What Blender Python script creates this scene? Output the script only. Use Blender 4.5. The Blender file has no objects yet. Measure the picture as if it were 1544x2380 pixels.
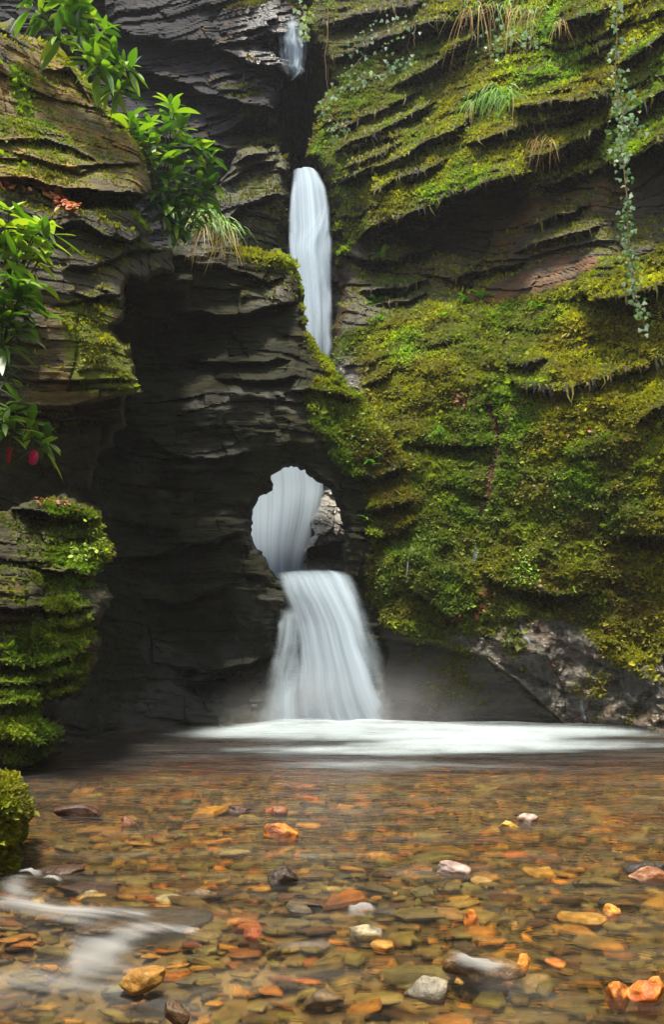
import bpy, math
import numpy as np
R = math.radians
C = bpy.context.scene.collection
rng = np.random.default_rng(7)

# ------------------------------------------------------------------ camera model
# picture units: 1544 x 2380; every point gets its own distance Y in metres
F, CX, YH, H = 2090.0, 772.0, 1498.0, 1.2
def W(px, py, Y):
    px, py, Y = np.broadcast_arrays(np.asarray(px, float), np.asarray(py, float), np.asarray(Y, float))
    return np.stack([(px - CX) / F * Y, Y, H - (py - YH) / F * Y], -1)
def ground_Y(py, z=0.0):
    return (H - z) * F / (py - YH)

# ------------------------------------------------------------------ noise
def _hash(ix, iy, iz, seed):
    h = (ix.astype(np.int64) * 374761393 + iy.astype(np.int64) * 668265263 + iz.astype(np.int64) * 2147483647 + seed * 974634777) & 0xFFFFFFFF
    h = ((h ^ (h >> 13)) * 1274126177) & 0xFFFFFFFF
    h = ((h ^ (h >> 16)) * 2246822519) & 0xFFFFFFFF
    h = h ^ (h >> 15)
    return (h & 0xFFFFFF).astype(np.float64) / 0xFFFFFF
def vnoise(p, seed=0):
    p = np.asarray(p, float)
    i = np.floor(p).astype(np.int64); f = p - i
    f = f * f * f * (f * (f * 6 - 15) + 10)
    x0, y0, z0 = i[..., 0], i[..., 1], i[..., 2]
    fx, fy, fz = f[..., 0], f[..., 1], f[..., 2]
    def hh(a, b, c): return _hash(x0 + a, y0 + b, z0 + c, seed)
    c00 = hh(0,0,0) * (1-fx) + hh(1,0,0) * fx; c10 = hh(0,1,0) * (1-fx) + hh(1,1,0) * fx
    c01 = hh(0,0,1) * (1-fx) + hh(1,0,1) * fx; c11 = hh(0,1,1) * (1-fx) + hh(1,1,1) * fx
    return ((c00 * (1-fy) + c10 * fy) * (1-fz) + (c01 * (1-fy) + c11 * fy) * fz) * 2 - 1
def fbm(p, octs=4, seed=0, gain=0.5):
    p = np.asarray(p, float); r = 0; a = 1.0; t = 0
    for o in range(octs):
        r = r + a * vnoise(p * 2.03 ** o + o * 17.3, seed + o); t += a; a *= gain
    return r / t
def sstep(a, b, x):
    t = np.clip((x - a) / (b - a), 0, 1); return t * t * (3 - 2 * t)

# ------------------------------------------------------------------ outlines
def rough(poly, amp, levels=3, seed=0, closed=True):
    r = np.random.default_rng(seed); p = np.array(poly, float)
    for l in range(levels):
        q = np.roll(p, -1, 0) if closed else p[1:]
        a = p if closed else p[:-1]
        m = (a + q) / 2; d = q - a; L = np.linalg.norm(d, axis=1, keepdims=True) + 1e-6
        n = np.stack([-d[:, 1], d[:, 0]], 1) / L
        m = m + n * r.normal(0, 1, (len(m), 1)) * np.minimum(amp, L * 0.16)
        out = np.empty((len(a) + len(m), 2)); out[0::2] = a; out[1::2] = m
        p = out if closed else np.vstack([out, p[-1:]])
    return p
def sdist(px, py, poly):
    """signed distance (inside positive) and nearest boundary point"""
    P = np.stack([px.ravel(), py.ravel()], 1); A = np.asarray(poly, float); B = np.roll(A, -1, 0)
    D = B - A; L2 = (D ** 2).sum(1) + 1e-9
    sd = np.empty(len(P)); near = np.empty((len(P), 2))
    for s in range(0, len(P), 4000):
        q = P[s:s+4000]
        t = np.clip(((q[:, None, :] - A[None]) * D[None]).sum(2) / L2, 0, 1)
        c = A[None] + t[..., None] * D[None]
        d2 = ((q[:, None, :] - c) ** 2).sum(2); k = d2.argmin(1)
        ar = np.arange(len(q)); near[s:s+4000] = c[ar, k]
        cond = ((A[None, :, 1] > q[:, 1:2]) != (B[None, :, 1] > q[:, 1:2]))
        xi = A[None, :, 0] + (q[:, 1:2] - A[None, :, 1]) / np.where(np.abs(D[None, :, 1]) < 1e-9, 1e-9, D[None, :, 1]) * D[None, :, 0]
        ins = (np.sum(cond & (q[:, 0:1] < xi), 1) % 2) == 1
        sd[s:s+4000] = np.sqrt(d2[ar, k]) * np.where(ins, 1, -1)
    return sd.reshape(px.shape), near.reshape(px.shape + (2,))
def inpoly(px, py, poly, soft=12):
    return sstep(-soft, soft, sdist(px, py, poly)[0])
def tps(cp):
    cp = np.array(cp, float); xy = cp[:, :2] / 500.0; n = len(cp)
    def K(r2): return 0.5 * r2 * np.log(r2 + 1e-12)
    d2 = ((xy[:, None] - xy[None]) ** 2).sum(2)
    A = np.zeros((n + 3, n + 3)); A[:n, :n] = K(d2) + np.eye(n) * 0.02
    A[:n, n] = 1; A[:n, n+1:] = xy; A[n, :n] = 1; A[n+1:, :n] = xy.T
    w = np.linalg.solve(A, np.concatenate([cp[:, 2], [0, 0, 0]]))
    def f(px, py):
        q = np.stack([px, py], -1) / 500.0; r = w[n] + q[..., 0] * w[n+1] + q[..., 1] * w[n+2]
        for i in range(n):
            r = r + w[i] * K(((q - xy[i]) ** 2).sum(-1))
        return r
    return f

# ------------------------------------------------------------------ mesh building
def mesh_obj(name, V, faces, mat=None, parent=None, attrs=None, smooth=True, uv=None):
    """faces: list of int arrays (n,k) - k may differ between arrays"""
    me = bpy.data.meshes.new(name)
    V = np.asarray(V, np.float32).reshape(-1, 3)
    if not isinstance(faces, (list, tuple)): faces = [faces]
    faces = [np.asarray(f, np.int32) for f in faces if len(f)]
    loops = np.concatenate([f.ravel() for f in faces])
    sizes = np.concatenate([np.full(len(f), f.shape[1], np.int32) for f in faces])
    starts = np.concatenate([[0], np.cumsum(sizes)[:-1]]).astype(np.int32)
    me.vertices.add(len(V)); me.vertices.foreach_set('co', V.ravel())
    me.loops.add(len(loops)); me.loops.foreach_set('vertex_index', loops)
    me.polygons.add(len(sizes)); me.polygons.foreach_set('loop_start', starts)
    try: me.polygons.foreach_set('loop_total', sizes)
    except Exception: pass
    me.polygons.foreach_set('use_smooth', np.full(len(sizes), smooth, bool))
    me.update(calc_edges=True)
    for k, v in (attrs or {}).items():
        v = np.asarray(v, np.float32)
        if v.ndim == 1:
            me.attributes.new(k, 'FLOAT', 'POINT').data.foreach_set('value', v)
        else:
            if v.shape[1] == 3: v = np.concatenate([v, np.ones((len(v), 1), np.float32)], 1)
            me.attributes.new(k, 'FLOAT_COLOR', 'POINT').data.foreach_set('color', v.ravel())
    if uv is not None:
        me.uv_layers.new(name='UVMap').data.foreach_set('uv', np.asarray(uv, np.float32)[loops].ravel())
    me.validate()
    if mat: me.materials.append(mat)
    o = bpy.data.objects.new(name, me); C.objects.link(o)
    if parent: o.parent = parent
    return o
def tag(o, label=None, cat=None, group=None, kind=None):
    if label: o['label'] = label
    if cat: o['category'] = cat
    if group: o['group'] = group
    if kind: o['kind'] = kind
    return o
def empty(name, loc):
    o = bpy.data.objects.new(name, None); C.objects.link(o); o.location = loc
    o.empty_display_size = 0.1; return o
class MB:
    """collects pieces of one mesh"""
    def __init__(s): s.V = []; s.F = {}; s.A = {}; s.n = 0
    def add(s, V, Fc, **attrs):
        V = np.asarray(V, float).reshape(-1, 3); Fc = np.asarray(Fc)
        s.V.append(V); s.F.setdefault(Fc.shape[1], []).append(Fc + s.n)
        for k, v in attrs.items():
            v = np.asarray(v, float)
            if v.ndim == 0: v = np.full(len(V), float(v))
            elif v.ndim == 1 and k == 'col': v = np.tile(v, (len(V), 1))
            s.A.setdefault(k, []).append(v)
        s.n += len(V)
    def build(s, name, mat, parent=None, origin=None, smooth=True):
        V = np.concatenate(s.V)
        if origin is not None: V = V - np.asarray(origin)
        return mesh_obj(name, V, [np.concatenate(f) for f in s.F.values()], mat, parent, {k: np.concatenate(v) for k, v in s.A.items()}, smooth)
def vnormals(P, Q):
    a, b, c, d = P[Q[:, 0]], P[Q[:, 1]], P[Q[:, 2]], P[Q[:, 3]]
    n = np.cross(c - a, d - b); N = np.zeros_like(P)
    for k in range(4):
        for j in range(3): N[:, j] += np.bincount(Q[:, k], n[:, j], len(P))
    return N / (np.linalg.norm(N, axis=1, keepdims=True) + 1e-12)
def tube(pts, rad, sides=6):
    pts = np.asarray(pts, float); n = len(pts); rad = np.broadcast_to(rad, (n,))
    t = np.gradient(pts, axis=0); t /= np.linalg.norm(t, axis=1, keepdims=True) + 1e-9
    ref = np.array([0.31, 0.87, 0.38]); a = np.cross(t, ref); a /= np.linalg.norm(a, axis=1, keepdims=True) + 1e-9
    b = np.cross(t, a); th = np.arange(sides) / sides * 2 * np.pi
    V = pts[:, None] + rad[:, None, None] * (a[:, None] * np.cos(th)[None, :, None] + b[:, None] * np.sin(th)[None, :, None])
    i = np.arange(n - 1)[:, None] * sides; k = np.arange(sides)[None]; k2 = (k + 1) % sides
    return V.reshape(-1, 3), np.stack([i + k, i + k2, i + sides + k2, i + sides + k], -1).reshape(-1, 4)

# ------------------------------------------------------------------ rock
def bedding(P, dip, th, wid, seed, warp=0.5):
    """blocky layers: value per block in 0..1 and closeness to a joint"""
    c, s = math.cos(dip), math.sin(dip)
    u = P[..., 0] * c + P[..., 2] * s + 0.35 * P[..., 1]
    v = -P[..., 0] * s + P[..., 2] * c + 0.12 * P[..., 1]
    v = v + th * warp * fbm(P * [0.5 / wid, 0.5 / wid, 0.9 / wid], 3, seed)
    u = u + wid * 0.25 * vnoise(P * 1.4 / wid, seed + 5)
    k = np.floor(v / th); z = np.zeros_like(k); hk = _hash(k, z, z, seed)
    w = wid * (0.55 + 0.9 * hk); uu = u / w + hk * 13.7; col = np.floor(uu)
    val = _hash(k, col, z + 3, seed)
    fv = v / th - k; fu = uu - col
    e = np.minimum(np.minimum(fv, 1 - fv) * th, np.minimum(fu, 1 - fu) * w * 0.7)
    return val, e
def slate(P, dip, seed, big=0.28, mid=0.12, fine=0.045, bw=1.3, crack=1.0):
    """depth offset (positive = away from the viewer)"""
    v1, e1 = bedding(P, dip, 0.62, bw, seed, 0.7)
    v2, e2 = bedding(P, dip, 0.2, bw * 0.55, seed + 11, 0.9)
    v3, e3 = bedding(P, dip, 0.065, bw * 0.4, seed + 23, 1.1)
    d = (v1 - 0.5) * big + (v2 - 0.5) * mid + (v3 - 0.5) * fine
    d += crack * (0.06 * np.exp(-e1 / 0.03) + 0.025 * np.exp(-e2 / 0.015))
    d += 0.25 * big * fbm(P * 0.6, 3, seed + 40) + 0.02 * fbm(P * 5, 3, seed + 50)
    return d
def ledge(px, py, pts, out=0.5, up=60, under=0.4, down=40, fade=40, wob=7, seed=0):
    p = np.array(pts, float); p = p[p[:, 0].argsort()]
    yl = np.interp(px, p[:, 0], p[:, 1])
    yl = yl + wob * fbm(np.stack([px / 34.0, 0 * px, 0 * px + seed], -1), 3, seed)
    d = yl - py
    end = sstep(p[0, 0] - fade * .3, p[0, 0] + fade, px) * (1 - sstep(p[-1, 0] - fade, p[-1, 0] + fade * .3, px))
    soft = sstep(-4, 3, d)
    prof = -out * np.exp(-np.maximum(d, 0) / up) * soft + under * np.exp(-np.maximum(-d, 0) / down) * (1 - soft)
    return prof * end

def relief(name, outline, cps, step, mat, dispf=None, ledges=(), holes=(), bend=40, bendamt=0.5, thick=1.0, back=False,
           attrf=None, rough_amp=6, seed=1, levels=3, flare=True, smooth=False):
    poly = rough(outline, rough_amp, levels, seed)
    hol = [rough(h, rough_amp * 0.5, 3, seed + 9 + i) for i, h in enumerate(holes)]
    x0, y0 = poly.min(0) - step; x1, y1 = poly.max(0) + step
    gx = np.arange(x0, x1 + step, step); gy = np.arange(y0, y1 + step, step)
    px, py = np.meshgrid(gx, gy)
    sd, near = sdist(px, py, poly)
    for h in hol:
        s2, n2 = sdist(px, py, h); s2 = -s2
        m = s2 < sd; sd = np.where(m, s2, sd); near = np.where(m[..., None], n2, near)
    ny, nx = px.shape
    ins = sd > 0
    cell = ins[:-1, :-1] | ins[1:, :-1] | ins[:-1, 1:] | ins[1:, 1:]
    out = ~ins
    px = np.where(out, near[..., 0], px); py = np.where(out, near[..., 1], py); sdc = np.maximum(sd, 0)
    idx = np.arange(ny * nx).reshape(ny, nx)
    Q = np.stack([idx[:-1, :-1], idx[1:, :-1], idx[1:, 1:], idx[:-1, 1:]], -1)[cell]
    used = np.unique(Q); remap = -np.ones(ny * nx, np.int64); remap[used] = np.arange(len(used)); Q = remap[Q]
    px = px.ravel()[used]; py = py.ravel()[used]; sdc = sdc.ravel()[used]
    Y = tps(cps)(px, py)
    for i, L in enumerate(ledges):
        Y = Y + ledge(px, py, seed=seed * 50 + i, **L)
    t = np.clip(1 - sdc / bend, 0, 1); Y = Y + bendamt * (1 - np.sqrt(np.maximum(1 - t * t, 0)))
    if dispf is not None: Y = Y + dispf(W(px, py, Y), px, py)
    P = W(px, py, Y)
    N = vnormals(P, Q)
    if N[:, 1].mean() > 0: Q = Q[:, ::-1]; N = -N
    attrs = attrf(px, py, P, N) if attrf else {}
    info = dict(P=P.copy(), N=N, Q=Q.copy(), px=px, py=py, attrs=attrs)
    # rim: real thickness, straight back
    E = np.concatenate([Q[:, [0, 1]], Q[:, [1, 2]], Q[:, [2, 3]], Q[:, [3, 0]]])
    key = np.sort(E, 1); _, inv, cnt = np.unique(key[:, 0] * (len(P) + 1) + key[:, 1], return_inverse=True, return_counts=True)
    B = E[cnt[inv] == 1]
    bv = np.unique(B); rm = -np.ones(len(P), np.int64); n0 = len(P); faces = [Q]; V = [P]; A = {k: [v] for k, v in attrs.items()}
    prev = None
    steps = 6
    base = P[bv]
    for s in range(1, steps + 1):
        off = np.zeros_like(base); off[:, 1] = thick * s / steps
        nn = fbm(base * 2.2 + [0, s * 0.9, 0], 3, seed + 70)
        off[:, 0] += 0.10 * nn * (s / steps); off[:, 2] += 0.10 * fbm(base * 2.2 + [5, s * 0.9, 0], 3, seed + 71) * (s / steps)
        fl = (1 + off[:, 1:2] / base[:, 1:2]) if flare else 1
        V.append((base - [0, 0, H]) * [1, 1, 1] * (np.concatenate([fl, np.ones_like(fl), fl], 1) if flare else 1) + [0, 0, H] + off)
        cur = n0 + np.arange(len(bv)) + (s - 1) * len(bv)
        ma = np.arange(len(P)) * 0; ma[bv] = np.arange(len(bv))
        pr = (lambda e: e) if s == 1 else (lambda e, b=n0 + (s - 2) * len(bv): b + ma[e])
        faces.append(np.stack([pr(B[:, 1]), pr(B[:, 0]), cur[ma[B[:, 0]]], cur[ma[B[:, 1]]]], 1))
        for k, v in attrs.items(): A[k].append(v[bv] * (0.6 if k == 'moss' else 1))
    if back:
        nb = sum(len(v) for v in V); V.append(W(px, py, Y + thick) if flare else P + [0, thick, 0]); faces.append(Q[:, ::-1] + nb)
        for k, v in attrs.items(): A[k].append(v * (0.3 if k == 'moss' else 1))
    o = mesh_obj(name, np.concatenate(V), faces, mat, None, {k: np.concatenate(v) for k, v in A.items()}, smooth)
    info['obj'] = o
    return info
# ------------------------------------------------------------------ materials
def new_mat(name):
    m = bpy.data.materials.new(name); m.use_nodes = True; nt = m.node_tree
    for n in list(nt.nodes): nt.nodes.remove(n)
    return m, nt
def N_(nt, t, **kw):
    n = nt.nodes.new(t)
    for k, v in kw.items():
        if k.startswith('i_'):
            key = k[2:]; key = int(key) if key.isdigit() else key.replace('_', ' ')
            n.inputs[key].default_value = v
        else: setattr(n, k, v)
    return n
def ramp(nt, fac, stops):
    r = N_(nt, 'ShaderNodeValToRGB'); e = r.color_ramp.elements
    while len(e) < len(stops): e.new(0.5)
    for el, (p, c) in zip(e, stops): el.position = p; el.color = (*c, 1) if len(c) == 3 else c
    nt.links.new(fac, r.inputs[0]); return r.outputs[0]
def mixc(nt, fac, a, b, mode='MIX'):
    m = N_(nt, 'ShaderNodeMix', data_type='RGBA', blend_type=mode)
    for s, v in ((m.inputs[0], fac), (m.inputs[6], a), (m.inputs[7], b)):
        if hasattr(v, 'is_linked') or hasattr(v, 'links'): nt.links.new(v, s)
        elif isinstance(v, (int, float)): s.default_value = v
        else: s.default_value = (*v, 1)
    return m.outputs[2]
def mth(nt, op, a, b=None, clamp=False):
    m = N_(nt, 'ShaderNodeMath', operation=op, use_clamp=clamp)
    for s, v in zip(m.inputs, (a, b)):
        if v is None: continue
        if isinstance(v, (int, float)): s.default_value = v
        else: nt.links.new(v, s)
    return m.outputs[0]
def attr(nt, name): return N_(nt, 'ShaderNodeAttribute', attribute_name=name)
def noise(nt, scale, detail=4, vec=None, mapping=None, rough=0.55):
    if vec is None: vec = N_(nt, 'ShaderNodeTexCoord').outputs['Object']
    if mapping:
        mp = N_(nt, 'ShaderNodeMapping'); mp.inputs['Rotation'].default_value = mapping[0]; mp.inputs['Scale'].default_value = mapping[1]
        nt.links.new(vec, mp.inputs[0]); vec = mp.outputs[0]
    n = N_(nt, 'ShaderNodeTexNoise'); n.inputs['Scale'].default_value = scale; n.inputs['Detail'].default_value = detail; n.inputs['Roughness'].default_value = rough
    nt.links.new(vec, n.inputs['Vector']); return n.outputs[0]
def finish(nt, sh):
    o = N_(nt, 'ShaderNodeOutputMaterial'); nt.links.new(sh, o.inputs[0])

def rock_mat(name, dark, light, warm, mossy, dip, rough=0.6):
    m, nt = new_mat(name); L = nt.links
    n1 = noise(nt, 1.0, 6, mapping=((0, dip, 0), (1.0, 1.0, 7)))
    n2 = noise(nt, 3.0, 8, mapping=((0, dip, 0), (1.1, 1.1, 5.5)), rough=0.7)
    n3 = noise(nt, 2.2, 5)
    f = mth(nt, 'ADD', mth(nt, 'MULTIPLY', n1, 0.5), mth(nt, 'MULTIPLY', n2, 0.5))
    base = ramp(nt, f, [(0.36, dark), (0.5, tuple((a + b) / 2 for a, b in zip(dark, light))), (0.66, light)])
    wsel = mth(nt, 'MULTIPLY', attr(nt, 'warm').outputs['Fac'], ramp(nt, n3, [(0.3, (0, 0, 0)), (0.6, (1, 1, 1))]), True)
    base = mixc(nt, wsel, base, ramp(nt, n2, [(0.35, tuple(c * 0.35 for c in warm)), (0.62, warm)]))
    mo = attr(nt, 'moss').outputs['Fac']
    n4 = noise(nt, 9, 6)
    mm = ramp(nt, mth(nt, 'ADD', mo, mth(nt, 'MULTIPLY', mth(nt, 'SUBTRACT', n4, 0.5), 0.9)), [(0.38, (0, 0, 0)), (0.62, (1, 1, 1))])
    base = mixc(nt, mm, base, ramp(nt, noise(nt, 6, 5), [(0.35, tuple(c * 0.4 for c in mossy)), (0.65, mossy)]))
    p = N_(nt, 'ShaderNodeBsdfPrincipled'); L.new(base, p.inputs['Base Color'])
    wet = attr(nt, 'wet').outputs['Fac']
    n5 = noise(nt, 4, 4)
    r = mth(nt, 'SUBTRACT', mth(nt, 'ADD', rough, mth(nt, 'MULTIPLY', mth(nt, 'SUBTRACT', n5, 0.5), 0.5)), mth(nt, 'MULTIPLY', wet, 0.5))
    r = mth(nt, 'MAXIMUM', mth(nt, 'ADD', r, mth(nt, 'MULTIPLY', mm, 0.3)), 0.12); L.new(r, p.inputs['Roughness'])
    L.new(mth(nt, 'ADD', 0.10, mth(nt, 'MULTIPLY', wet, 0.9)), p.inputs['Specular IOR Level'])
    b = N_(nt, 'ShaderNodeBump', i_Strength=0.8, i_Distance=0.08)
    hgt = mth(nt, 'ADD', mth(nt, 'MULTIPLY', n2, 0.9), mth(nt, 'MULTIPLY', noise(nt, 22, 5), 0.35)); L.new(hgt, b.inputs['Height']); L.new(b.outputs[0], p.inputs['Normal'])
    finish(nt, p.outputs[0]); return m

def leaf_mat(name, gloss=0.5, trans=0.35, spec=0.4):
    m, nt = new_mat(name); L = nt.links
    col = attr(nt, 'col').outputs['Color']
    p = N_(nt, 'ShaderNodeBsdfPrincipled', i_Roughness=gloss); L.new(col, p.inputs['Base Color']); p.inputs['Specular IOR Level'].default_value = spec
    t = N_(nt, 'ShaderNodeBsdfTranslucent'); L.new(mixc(nt, 1.0, col, (1.5, 1.6, 0.6), 'MULTIPLY'), t.inputs[0])
    mx = N_(nt, 'ShaderNodeMixShader', i_0=trans); L.new(p.outputs[0], mx.inputs[1]); L.new(t.outputs[0], mx.inputs[2])
    finish(nt, mx.outputs[0]); return m
def plain_mat(name, rough=0.7, spec=0.3, bump=0.3, bscale=14):
    m, nt = new_mat(name); L = nt.links
    col = attr(nt, 'col').outputs['Color']; n = noise(nt, bscale, 6)
    p = N_(nt, 'ShaderNodeBsdfPrincipled', i_Roughness=rough); p.inputs['Specular IOR Level'].default_value = spec
    L.new(mixc(nt, 1.0, col, ramp(nt, n, [(0.3, (.45, .45, .45)), (0.7, (1.35, 1.35, 1.35))]), 'MULTIPLY'), p.inputs['Base Color'])
    b = N_(nt, 'ShaderNodeBump', i_Strength=bump, i_Distance=0.03); L.new(n, b.inputs['Height']); L.new(b.outputs[0], p.inputs['Normal'])
    finish(nt, p.outputs[0]); return m

def fall_mat(name, strong=1.0, sx=10, sy=0.3, tint=(0.41, 0.50, 0.59), con=2.8):
    """moving water: opacity from streaks along the flow"""
    m, nt = new_mat(name); L = nt.links
    uv = N_(nt, 'ShaderNodeUVMap').outputs[0]
    def st(a, b, d): 
        mp = N_(nt, 'ShaderNodeMapping'); mp.inputs['Scale'].default_value = (a, b, 1); L.new(uv, mp.inputs[0])
        n = N_(nt, 'ShaderNodeTexNoise', i_Scale=1.0, i_Detail=d); L.new(mp.outputs[0], n.inputs['Vector']); return n.outputs[0]
    s = mth(nt, 'ADD', mth(nt, 'MULTIPLY', st(sx, sy, 3), 0.6), mth(nt, 'MULTIPLY', st(sx * 0.28, sy * 0.8, 3), 0.55))
    den = attr(nt, 'den').outputs['Fac']
    a = mth(nt, 'MULTIPLY', mth(nt, 'ADD', mth(nt, 'MULTIPLY', mth(nt, 'SUBTRACT', s, 0.57), con), den), strong)
    a = mth(nt, 'MULTIPLY', a, sst(nt, den, 0.0, 0.58), True)
    col = ramp(nt, s, [(0.35, tuple(c * 0.85 for c in tint)), (0.7, tint)])
    # spray scatters light all ways: lit like a volume rather than a flat sheet
    ge = N_(nt, 'ShaderNodeNewGeometry'); va = N_(nt, 'ShaderNodeVectorMath', operation='ADD'); va.inputs[1].default_value = (0, 0, 0.75); L.new(ge.outputs['Normal'], va.inputs[0])
    vn = N_(nt, 'ShaderNodeVectorMath', operation='NORMALIZE'); L.new(va.outputs[0], vn.inputs[0])
    d = N_(nt, 'ShaderNodeBsdfDiffuse'); L.new(col, d.inputs[0]); L.new(vn.outputs[0], d.inputs['Normal'])
    t = N_(nt, 'ShaderNodeBsdfTranslucent'); L.new(col, t.inputs[0])
    mx = N_(nt, 'ShaderNodeMixShader', i_0=0.4); L.new(d.outputs[0], mx.inputs[1]); L.new(t.outputs[0], mx.inputs[2])
    tr = N_(nt, 'ShaderNodeBsdfTransparent')
    m2 = N_(nt, 'ShaderNodeMixShader'); L.new(a, m2.inputs[0]); L.new(tr.outputs[0], m2.inputs[1]); L.new(mx.outputs[0], m2.inputs[2])
    finish(nt, m2.outputs[0]); return m
def sst(nt, v, a, b):
    r = N_(nt, 'ShaderNodeMapRange', interpolation_type='SMOOTHSTEP'); r.inputs[1].default_value = a; r.inputs[2].default_value = b
    nt.links.new(v, r.inputs[0]); return r.outputs[0]
def foam_mat(name, scale=(0.7, 2.6, 1), contrast=1.3, tint=(0.48, 0.56, 0.60)):
    m, nt = new_mat(name); L = nt.links
    den = attr(nt, 'den').outputs['Fac']
    n = noise(nt, 2.2, 5, mapping=((0, 0, 0), scale)); n2 = noise(nt, 7, 4, mapping=((0, 0, 0), scale))
    s = mth(nt, 'ADD', mth(nt, 'MULTIPLY', n, 0.65), mth(nt, 'MULTIPLY', n2, 0.35))
    a = mth(nt, 'ADD', mth(nt, 'MULTIPLY', mth(nt, 'SUBTRACT', s, 0.5), contrast), den)
    a = mth(nt, 'MULTIPLY', a, sst(nt, den, 0.0, 0.4), True)
    d = N_(nt, 'ShaderNodeBsdfDiffuse', i_Color=(*tint, 1)); tr = N_(nt, 'ShaderNodeBsdfTransparent')
    m2 = N_(nt, 'ShaderNodeMixShader'); L.new(a, m2.inputs[0]); L.new(tr.outputs[0], m2.inputs[1]); L.new(d.outputs[0], m2.inputs[2])
    finish(nt, m2.outputs[0]); return m
def water_mat():
    m, nt = new_mat('pool_water'); L = nt.links
    n1 = noise(nt, 2.0, 3, mapping=((0, 0, 0.15), (1.0, 3.2, 1))); n2 = noise(nt, 7.0, 3, mapping=((0, 0, 0.15), (1.0, 2.4, 1)))
    b = N_(nt, 'ShaderNodeBump', i_Strength=0.35, i_Distance=0.05)
    L.new(mth(nt, 'ADD', n1, mth(nt, 'MULTIPLY', n2, 0.4)), b.inputs['Height'])
    fr = N_(nt, 'ShaderNodeFresnel', i_IOR=1.33); L.new(b.outputs[0], fr.inputs['Normal'])
    g = N_(nt, 'ShaderNodeBsdfGlossy', i_Roughness=0.3); L.new(b.outputs[0], g.inputs['Normal']); g.inputs[0].default_value = (1, 1, 1, 1)
    tr = N_(nt, 'ShaderNodeBsdfTransparent')
    rf = N_(nt, 'ShaderNodeBsdfRefraction', i_IOR=1.02, i_Roughness=0.07); 
    t0 = tr; tr = N_(nt, 'ShaderNodeMixShader', i_0=0.42); L.new(t0.outputs[0], tr.inputs[1]); L.new(rf.outputs[0], tr.inputs[2])
    # pale veils of moving, aerated water
    v1 = noise(nt, 1.6, 5, mapping=((0, 0, 0.22), (0.7, 2.2, 1))); v2 = noise(nt, 9.0, 3, mapping=((0, 0, 0.22), (0.5, 3.0, 1)))
    vf = mth(nt, 'MULTIPLY', sst(nt, mth(nt, 'ADD', mth(nt, 'MULTIPLY', v1, .7), mth(nt, 'MULTIPLY', v2, .3)), .44, .74) , 0.10)
    vd = N_(nt, 'ShaderNodeBsdfDiffuse', i_Color=(.42, .36, .26, 1)); mv = N_(nt, 'ShaderNodeMixShader'); L.new(vf, mv.inputs[0]); L.new(tr.outputs[0], mv.inputs[1]); L.new(vd.outputs[0], mv.inputs[2])
    mx = N_(nt, 'ShaderNodeMixShader'); L.new(mth(nt, 'MULTIPLY', fr.outputs[0], 0.42), mx.inputs[0]); L.new(mv.outputs[0], mx.inputs[1]); L.new(g.outputs[0], mx.inputs[2])
    va = N_(nt, 'ShaderNodeVolumeAbsorption', i_Density=2.8); va.inputs[0].default_value = (0.84, 0.68, 0.14, 1)
    o = N_(nt, 'ShaderNodeOutputMaterial'); L.new(mx.outputs[0], o.inputs[0]); L.new(va.outputs[0], o.inputs[1])
    return m

M = {}
DIP = R(-26)
M['rock_right'] = rock_mat('rock_right', (0.012, 0.012, 0.010), (0.07, 0.06, 0.038), (0.19, 0.085, 0.028), (0.075, 0.085, 0.012), DIP)
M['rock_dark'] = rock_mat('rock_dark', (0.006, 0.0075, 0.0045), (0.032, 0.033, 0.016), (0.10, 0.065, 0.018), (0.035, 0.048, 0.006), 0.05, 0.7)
M['rock_left'] = rock_mat('rock_left', (0.014, 0.014, 0.009), (0.075, 0.068, 0.034), (0.33, 0.205, 0.035), (0.12, 0.15, 0.013), 0.04, 0.65)
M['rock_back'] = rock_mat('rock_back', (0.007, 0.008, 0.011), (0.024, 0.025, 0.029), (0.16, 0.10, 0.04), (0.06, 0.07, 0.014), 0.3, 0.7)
M['rock_pale'] = rock_mat('rock_pale', (0.16, 0.16, 0.155), (0.45, 0.44, 0.41), (0.3, 0.26, 0.2), (0.06, 0.07, 0.014), -0.5, 0.4)
M['moss'] = leaf_mat('moss_leaf', 0.65, 0.3, 0.25)
M['leaf'] = leaf_mat('glossy_leaf', 0.36, 0.3, 0.8)
M['grass'] = leaf_mat('grass_blade', 0.5, 0.35, 0.3)
M['litter'] = leaf_mat('dead_leaf', 0.5, 0.25, 0.4)
M['wood'] = plain_mat('stem_bark', 0.7)
M['stone'] = plain_mat('wet_stone', 0.5, 0.4, 0.9, 14)
M['bedstone'] = plain_mat('bed_stone', 0.6, 0.2, 0.25, 12)
M['petal'] = leaf_mat('petal', 0.4, 0.3, 0.4)
M['fall'] = fall_mat('falling_water')
M['curtain'] = fall_mat('falling_curtain', 1.0, 24, .4, (0.30, 0.37, 0.45), 1.5)
M['veil'] = fall_mat('falling_veil', 1.0, 3.2, .3, (0.38, 0.46, 0.53), 1.5)
M['foam'] = foam_mat('foam')
M['riffle'] = fall_mat('riffle', 0.9, 3.2, 0.8, (0.42, 0.43, 0.43), 1.3)
M['water'] = water_mat()
# ------------------------------------------------------------------ terrain
def poly_d(px, py, line):
    """vertical distance below a polyline (positive below)"""
    p = np.array(line, float); p = p[p[:, 0].argsort()]
    return py - np.interp(px, p[:, 0], p[:, 1])
def nz2(P, s, seed, o=4): return fbm(P * s, o, seed)

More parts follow.
